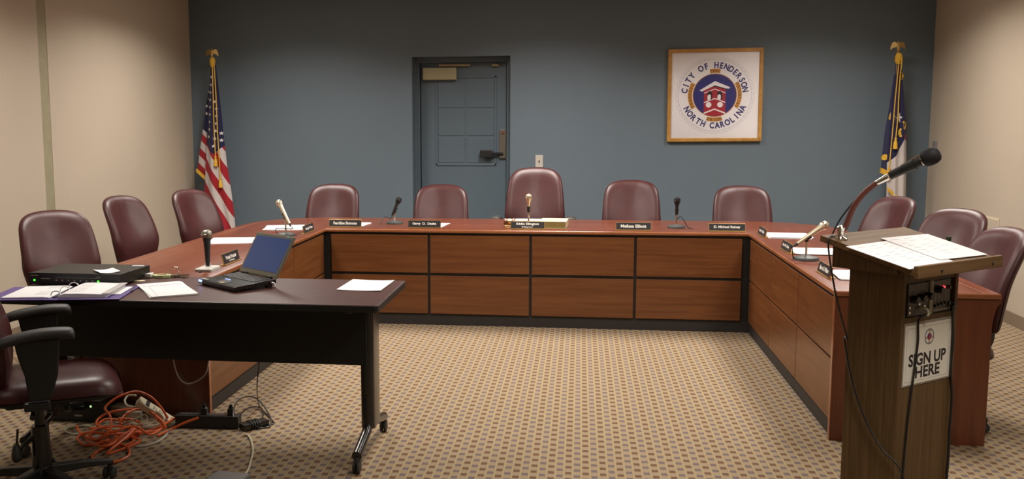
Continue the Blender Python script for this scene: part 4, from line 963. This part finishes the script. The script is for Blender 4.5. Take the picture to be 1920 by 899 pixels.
# papers on the slanted top (parallel to it)
tilt = math.atan(sl)
def on_top(x, y, lift=0): return Vector((x, y, zt_(y)+lift))
LM = Matrix.Translation((LX, LY, 0)) @ Matrix.Rotation(LA, 4, 'Z')
def lectern_sheet(label, x, y, a, lift, lines):
    t = thing('lectern_paper', label, 'papers', LM @ on_top(x, y, lift), 0, 'papers on the lectern')
    t.rotation_mode = 'XYZ'; t.matrix_world = Matrix.Translation(LM @ on_top(x, y, lift)) @ Matrix.Rotation(LA, 4, 'Z') @ Matrix.Rotation(tilt, 4, 'X') @ Matrix.Rotation(a, 4, 'Z')
    o = MB().box(-.140, .140, -.122, .122, .0004, .0024).obj('sheet', paper, t)
    pm_ = MB(); rng = random.Random(lines)
    for j in range(lines):
        yy = .095-j*.19/lines
        for k in range(3):
            if rng.random() < .75: x0 = -.115+k*.08; pm_.box(x0, x0+rng.uniform(.02, .05), yy, yy+.0025, .0024, .0027)
    pm_.obj('printed_lines', ink, o)
lectern_sheet('white paper on the lectern top against the ledge', -.140, .038, .04, .0006, 8)
lectern_sheet('white sign-in sheet with printed rows on the lectern, farther from the gooseneck', .098, .062, -.03, .0036, 8)
# gooseneck microphone at the far corner
def inv(v): return LM.inverted() @ v
yplane = (LM @ on_top(-tw_/2+.05, -to_+td_-.05)).y
gb = Vector(LM @ on_top(-.205, .235)); 
gm = thing('gooseneck_microphone', 'black handheld microphone clipped on a reddish gooseneck at the lectern corner', 'microphone', gb, 0, 'microphones of the council chamber')
P3 = lambda u, v, dy: at_y(u, v, gb.y+dy)-gb
MB().lathe([(0, 0), (.026, 0), (.026, .004), (.012, .010), (.011, .03), (.014, .032), (.014, .044), (.010, .048), (0, .048)], 20).xf(Matrix.Rotation(tilt, 4, 'X')).obj('flange', chrome, gm, smooth=True, angle=30)
neckp = spline([(0, 0, .03), tuple(P3(1585, 425, -.005)), tuple(P3(1601, 388, -.02)), tuple(P3(1620, 363, -.035)), tuple(P3(1644, 343, -.055))], 6)
MB().tube(neckp, .0105, 12).obj('gooseneck', mat('gooseneck_red', (.13, .035, .025), .5), gm, smooth=True)
e0, e1, e2, e3, e4 = P3(1643, 343.5, -.055), P3(1668, 330, -.075), P3(1700, 315, -.10), P3(1732, 300, -.125), P3(1765, 290, -.15)
MB().tube([e0, e0.lerp(e1, .9)], [.0095, .0135], 14).obj('chrome_sleeve', chrome, gm, smooth=True)
MB().tube([e1, e1.lerp(e2, .04), e2, e3.lerp(e2, .12)], [.0125, .0150, .0160, .0165], 16).obj('handle', blackpl, gm, smooth=True)
MB().tube([e3.lerp(e2, .14), e3], [.0175, .0180], 16).obj('chrome_collar', chrome, gm, smooth=True, angle=40)
hd_ = MB(); dd = (e4-e3).normalized(); dd = (e3-e1).normalized()
hd_.lathe([(0, 0), (.020, 0), (.0265, .006), (.030, .020), (.030, .038), (.025, .052), (.016, .058), (0, .060)], 20).xf(Matrix.Translation(e3-dd*.004) @ dd.to_track_quat('Z', 'Y').to_matrix().to_4x4()).obj('grille', micdark, gm, smooth=True, angle=50)
MB().tube([e1.lerp(e3, .38)+Vector((0, 0, .015)), e1.lerp(e3, .72)+Vector((0, 0, .020)), e1.lerp(e3, .98)+Vector((0, 0, .021))], [.003, .006, .004], 8).obj('switch_strip', chrome, gm, smooth=True)
MB().tube([e1.lerp(e3, .40), e1.lerp(e3, .75)], [.018, .020], 14, caps=False).obj('clip', blackpl, gm, smooth=True)
cb = spline([tuple(e0), tuple(P3(1625, 357, -.02)), tuple(P3(1600, 380, 0)), tuple(P3(1575, 412, .01)), tuple(P3(1561, 439, .005))], 6)
MB().tube(cb, .0032, 6).obj('cable', blackpl, gm, smooth=True)
def part_cable(name, pts, r_, m_, parent, k=7):
    bpy.context.view_layer.update(); Mx = parent.matrix_world.inverted()
    return MB().tube([Mx @ Vector(p) for p in spline(pts, k)], r_, 7).obj(name, m_, parent, smooth=True)
# cable running down the lectern side to the floor, amplifier lead and power lead
LS = lambda x, y, z: Vector((LX, LY, 0))+Matrix.Rotation(LA, 3, 'Z') @ Vector((x, y, z))
def lside(u, v):      # point on the vertical plane of the lectern's long side (local x = -w/2-.01)
    n = Matrix.Rotation(LA, 3, 'Z') @ Vector((1, 0, 0)); q = LS(-lw_/2-.012, 0, 0); d = ray(u, v); return CAM+d*((q-CAM).dot(n)/d.dot(n))
def lface(u, v, off=-.008):
    n = Matrix.Rotation(LA, 3, 'Z') @ Vector((0, 1, 0)); q = LS(0, off, 0); d = ray(u, v); return CAM+d*((q-CAM).dot(n)/d.dot(n))
c0 = Vector(LM @ on_top(-tw_/2-.006, .25, 0)); 
pts = [tuple(LM @ on_top(-.226, .245, .004)), tuple(LM @ on_top(-tw_/2-.006, .238, .004)), tuple(LM @ on_top(-tw_/2-.008, .236, -.05)), tuple(LS(-tw_/2+.01, .21, .95)), tuple(LS(-lw_/2-.03, .195, .80))]
pts += [tuple(lside(u, v)) for u, v in ((1583, 635), (1592, 690), (1606, 745), (1628, 800), (1655, 845), (1690, 886))]
q = pts[-1]; pts += [(q[0]+.03, q[1]-.04, .18), (q[0]+.05, q[1]-.10, .03), (q[0]-.05, q[1]-.22, .006)]
o = part_cable('microphone_cable', pts, .0034, blackpl, lc)
pts = [tuple(LS(-.058, .022, AZ0+.026)), tuple(LS(-.050, -.012, AZ0+.030)), tuple(LS(-.046, -.022, AZ0+.012))]+[tuple(lface(u, v)) for u, v in ((1723, 600), (1721, 640), (1715, 690), (1708, 740), (1702, 790), (1696, 850), (1692, 899))]
lead = part_cable('audio_lead', pts[2:]+[(pts[-1][0]-.01, pts[-1][1]-.02, .20), (pts[-1][0]-.03, pts[-1][1]-.05, .02), (pts[-1][0]-.12, pts[-1][1]-.08, .006)], .0042, blackpl, lc)
part_cable('plug', pts[:3]+[tuple(Vector(pts[2]).lerp(Vector(pts[3]), .25))], .0055, mat('plug_cream', (.52, .48, .36), .4), lead, 5)
pts = [tuple(LS(.125, .022, AZ0+.05)), tuple(LS(.146, -.004, AZ0+.02))]+[tuple(lface(u, v, -.006)) for u, v in ((1786, 580), (1787, 640), (1783, 690), (1785, 745), (1781, 800), (1778, 860), (1775, 899))]
q = pts[-1]
part_cable('power_lead', pts+[(q[0], q[1]-.01, .12), (q[0]+.01, q[1]-.04, .01), (q[0]+.2, q[1]-.1, .006)], .0045, blackpl, lc)

# green bottle cap seen past the lectern top
p = at_z(1779, 444, H+.182)
bt = thing('bottle', 'small green bottle standing on the wing behind the lectern', 'bottle', (p.x, p.y, H))
gp = mat('green_plastic', (.035, .10, .045), .25)
MB().lathe([(0, 0), (.030, 0), (.031, .01), (.031, .10), (.026, .125), (.013, .145), (.013, .165), (0, .165)], 18).obj('body', gp, bt, smooth=True, angle=40)
MB().lathe([(.0, .163), (.0145, .163), (.0145, .182), (0, .182)], 16).obj('cap', mat('cap_dark', (.02, .035, .02), .4), bt)

# ------------------------------------------------------------------ task chair at the rolling table
tc_ = make_chair(1.06, .205, .250, 0, arms=(.765, .275), seat_h=.545, seat_d=.27, seat_off=-.07, leg_rot=math.radians(-77))
tc_.location = (-1.925, -3.66, 0); tc_.rotation_euler = (0, 0, math.radians(120)); tag(tc_, 'burgundy leather office chair with black armrests at the rolling table', 'chair')
for ch_ in tc_.children:
    if ch_.name.split('.')[0] in ('backrest', 'back_shell', 'back_bracket'): ch_.location.y = -.085
Mi = (Matrix.Translation(tc_.location) @ Matrix.Rotation(tc_.rotation_euler.z, 4, 'Z')).inverted()
pk = Mi @ at_y(31, 848, -3.72); pk2 = Mi @ at_y(33, 806, -3.72); pk3 = Mi @ at_y(86, 800, -3.66)
pa = MB().tube([pk3, pk.lerp(pk3, .25)], .011, 8).obj('control_arm', blackpl, tc_, smooth=True)
MB().tube([pk2, pk], .005, 8).obj('control_rod', blackpl, pa, smooth=True)
MB().lathe([(0, .035), (.018, .033), (.026, .020), (.036, -.010), (.036, -.026), (.026, -.040), (0, -.044)], 16).xf(Matrix.Translation(pk) @ Matrix.Diagonal((1, .6, 1, 1))).obj('control_paddle', rubber, pa, smooth=True)
# ------------------------------------------------------------------ cords and devices on the floor
def fl(u, v, z=.004): p = at_z(u, v, z); return (p.x, p.y, p.z)
def cable(name, label, pts, r_, m_, k=7, group='cords under the rolling table'):
    o = MB().tube(spline(pts, k), r_, 7).obj(name, m_, None, smooth=True); return tag(o, label, 'cord', group)
orange = mat('orange_vinyl', (.62, .105, .016), .45)
ocr = thing('orange_extension_cord', 'orange extension cord heaped on the carpet under the rolling table', 'cord', at_z(230, 810, 0), 0)
def cord_run(pts, r_=.0064): 
    return MB().tube([Vector(p)-ocr.location for p in spline(pts, 7)], r_, 7).obj('cord_run', orange, ocr, smooth=True)
oc = [(340, 778, .05), (300, 800, .03), (268, 812, .012), (240, 822, .012), (205, 826, .02), (165, 836, .012), (148, 828, .012), (146, 820, .012), (165, 812, .03), (205, 812, .05), (250, 800, .06), (280, 815, .04), (300, 806, .03), (308, 796, .05), (285, 775, .09), (258, 767, .09), (215, 772, .09), (190, 782, .06), (181, 795, .04), (200, 806, .03), (240, 818, .02), (262, 826, .012), (250, 835, .012), (205, 851, .012), (205, 846, .03), (235, 822, .05), (252, 804, .06), (232, 816, .05), (195, 840, .02), (176, 852, .010), (174, 862, .010), (185, 868, .008), (215, 867, .008), (240, 856, .008), (241, 842, .012), (225, 834, .02), (195, 838, .012)]
cord_run([fl(u, v, z) for u, v, z in oc])
oc2 = [(144, 799, .03), (150, 812, .012), (175, 826, .02), (196, 818, .05), (208, 800, .08), (206, 780, .11), (197, 766, .14), (210, 752, .17), (228, 742, .19), (255, 735, .20), (280, 743, .18), (300, 762, .12), (315, 785, .05)]
cord_run([fl(u, v, z) for u, v, z in oc2])
oc3 = [(225, 800, .03), (227, 788, .06), (240, 775, .08), (262, 768, .09), (285, 778, .07), (303, 795, .05), (310, 803, .03), (285, 810, .02), (250, 812, .03), (215, 815, .03), (185, 820, .03)]
cord_run([fl(u, v, z) for u, v, z in oc3])
cord_run([fl(u, v, z) for u, v, z in ((295, 818, .012), (320, 806, .02), (345, 794, .05), (372, 784, .075))])
for kx in range(5):      # further loops of the same cord inside the heap
    rng = random.Random(40+kx); cu, cv = 215+rng.uniform(-30, 45), 812+rng.uniform(-12, 16); ru, rv = rng.uniform(28, 55), rng.uniform(12, 22); ph = rng.uniform(0, 6)
    cord_run([fl(cu+ru*math.cos(ph+q*.7)*(1+.1*math.sin(q*1.7)), cv+rv*math.sin(ph+q*.7)*(1+.12*math.cos(q*1.3)), .010+.012*kx*(.6+.4*math.sin(q+kx))) for q in range(8)])
cream_c = mat('cream_vinyl', (.52, .48, .34), .5)
cable('cream_cord', 'pale grey cord curving out of the orange heap towards the power bar', [fl(u, v, z) for u, v, z in ((318, 806, .03), (312, 816, .008), (298, 828, .006), (275, 836, .006), (255, 838, .006))], .0045, mat('grey_vinyl', (.42, .40, .36), .5))
# white power strip leaning on the heap
a, b = Vector(fl(262, 748, .165)), Vector(fl(318, 784, .045))
ps = thing('power_strip', 'cream multi-outlet power strip lying on the orange cord heap', 'power strip', a, 0)
d = (b-a); Lp = .29; d = d.normalized(); sd = d.cross(Vector((-.05, -.35, 1))).normalized(); nn = sd.cross(d)
MP = Matrix((d, sd, nn)).transposed().to_4x4()
cm_ = mat('cream_plastic', (.60, .55, .40), .4)
MB().prism(rrect(Lp/2, .027, .012, 4, Lp/2), 'z', -.036, 0).xf(MP).obj('body', cm_, ps, bevel=.004)
MB().box(.040, .062, -.020, .020, 0, .004).xf(MP).obj('rocker_switch', blackpl, ps, bevel=.002)
for k in range(5):
    ob = MB(); x = .085+k*.037; ob.box(x, x+.010, -.010, -.004, 0, .0012); ob.box(x, x+.010, .004, .010, 0, .0012); ob.box(x+.016, x+.022, -.003, .003, 0, .0012)
    ob.xf(MP).obj('outlet', mat('outlet_brown', (.07, .05, .03), .5), ps)
part_cable('strip_cord', [fl(u, v, z) for u, v, z in ((255, 742, .16), (240, 743, .15), (234, 752, .14), (240, 762, .12), (258, 764, .11), (285, 768, .10), (306, 782, .07), (303, 795, .04), (280, 803, .02), (250, 800, .02), (232, 796, .02), (250, 788, .06), (270, 778, .08), (276, 785, .06), (262, 796, .04), (225, 805, .012), (190, 804, .012), (160, 799, .008), (128, 802, .008), (122, 809, .008), (135, 814, .008), (152, 814, .008))], .0052, cream_c, ps)
# wall-wart adapters inside the heap
for k, (u, v, s) in enumerate(((224, 783, 1), (248, 790, .8))):
    p = Vector(fl(u, v, .0)); t = thing('adapter_plug', ['large', 'smaller'][k]+' pale adapter plug inside the orange cord heap', 'adapter', (p.x, p.y+.03, 0), .5*k-.2)
    MB().box(-.05*s, .05*s, -.035*s, .035*s, .001, .06*s).obj('case', mat('pale_plastic', (.42, .42, .34), .45), t, bevel=.006)
    MB().box(-.02*s, .02*s, -.0352*s-.001, -.034*s, .015, .045*s).obj('rating_label', mat('label_pale', (.55, .55, .50), .6), t)
# black device with a light
p0 = at_z(105, 797, 0); p1 = at_z(205, 796, 0)
t = thing('battery_backup', 'black floor device with a small light behind the task chair', 'device', ((p0.x+p1.x)/2-.085, -2.645, 0), 0)
MB().box(-.17, .17, -.06, .09, .001, .12).obj('case', blackpl, t, bevel=.006)
MB().lathe([(0, 0), (.006, 0), (.005, .003), (0, .003)], 10).xf(Matrix.Translation((.115, -.06, .088)) @ RX).obj('indicator_light', mat('pale_green_light', (.3, .5, .2), .4, emit=(.6, .9, .4), es=1), t)
MB().box(.02, .065, -.0605, -.0595, .030, .040).obj('label_print', grey, t)
# black power bar
a, b = Vector(fl(328, 803, 0)), Vector(fl(446, 806, 0)); t = thing('power_bar', 'long black power bar lying on the carpet under the table', 'power strip', ((a.x+b.x)/2, (a.y+b.y)/2+.03, 0), math.atan2(b.y-a.y, b.x-a.x))
Lb = (b-a).length
MB().box(-Lb/2, Lb/2, -.03, .03, .001, .068).obj('body', mat('bar_black', (.013, .012, .012), .4), t, bevel=.004)
MB().box(-Lb/2+.02, Lb/2-.06, -.020, .020, .0675, .070).obj('top_strip', mat('bar_top', (.05, .045, .045), .25), t)
for x in (Lb/2-.045, -Lb/2+.15): MB().loft([[(x+xx*k, yy*k, z) for xx, yy in rrect(.017, .014, .005, 3)] for k, z in ((1, .068), (1, .10), (.6, .108), (.35, .125))]).obj('plug', blackpl, t)
# laptop power brick with its cables
p = Vector(fl(477, 803, 0)); t = thing('power_brick', 'black laptop power adapter wrapped in its own cable on the carpet', 'adapter', (p.x, p.y, 0), math.radians(50))
MB().box(-.075, .075, -.030, .030, .001, .036).obj('case', blackmt, t, bevel=.008)
for k in range(4): MB().tube([((-.03+k*.014)+.004*math.sin(q), .038*math.cos(q), .02+.024*math.sin(q)) for q in [2*PI*i/20 for i in range(21)]], .0030, 6).obj('cable_wrap', blackpl, t, smooth=True)
bc = mat('cable_brown_black', (.018, .012, .011), .4)
part_cable('cable', [fl(u, v, z) for u, v, z in ((437, 783, .11), (438, 768, .13), (446, 752, .12), (464, 744, .09), (484, 750, .05), (500, 770, .012), (509, 790, .006), (505, 800, .005), (490, 803, .005), (478, 800, .02))], .0040, bc, t)
part_cable('cable', [fl(u, v, z) for u, v, z in ((470, 800, .02), (456, 797, .006), (451, 785, .006), (456, 772, .008), (470, 764, .010), (488, 765, .012), (494, 775, .010), (490, 788, .02))], .0036, bc, t)
part_cable('cable', [tuple(at_y(488, 640, -2.70)), tuple(at_y(487, 672, -2.70)), tuple(at_y(484, 700, -2.70)), tuple(at_y(482, 730, -2.68)), fl(486, 762, .012), fl(500, 778, .006), fl(514, 793, .005), fl(505, 797, .005), fl(490, 800, .006)], .0030, bc, t)
cable('cream_cord', 'pale cord running over the carpet to the clear plate', [fl(u, v, z) for u, v, z in ((458, 815, .007), (466, 818, .006), (472, 830, .006), (474, 848, .006), (470, 866, .006), (464, 884, .012), (453, 896, .018))], .0048, cream_c)
cable('cream_cord', 'pale cord sagging in front of the desk wing end panel', [tuple(at_y(u, v, YE-.03)) for u, v in ((323, 660), (327, 685), (335, 708), (350, 720), (370, 715), (386, 700), (392, 672), (393, 655))], .0040, mat('grey_vinyl', (.42, .40, .36), .5))
cable('cord_hoop', 'thin shiny wire hoop standing behind the black power bar', [tuple(at_y(u, v, -2.66)) for u, v in ((368, 786), (368, 772), (374, 761), (384, 757), (390, 762))], .0028, blackmt)
# clear plate at the frame bottom
p = Vector(fl(425, 905, 0)); t = thing('floor_plate', 'grey translucent plastic plate lying on the carpet', 'plate', (p.x, p.y, 0), math.radians(-8))
MB().prism(rrect(.085, .075, .015, 4), 'z', .0015, .022).obj('body', mat('smoky_plastic', (.17, .165, .17), .2), t, bevel=.006)
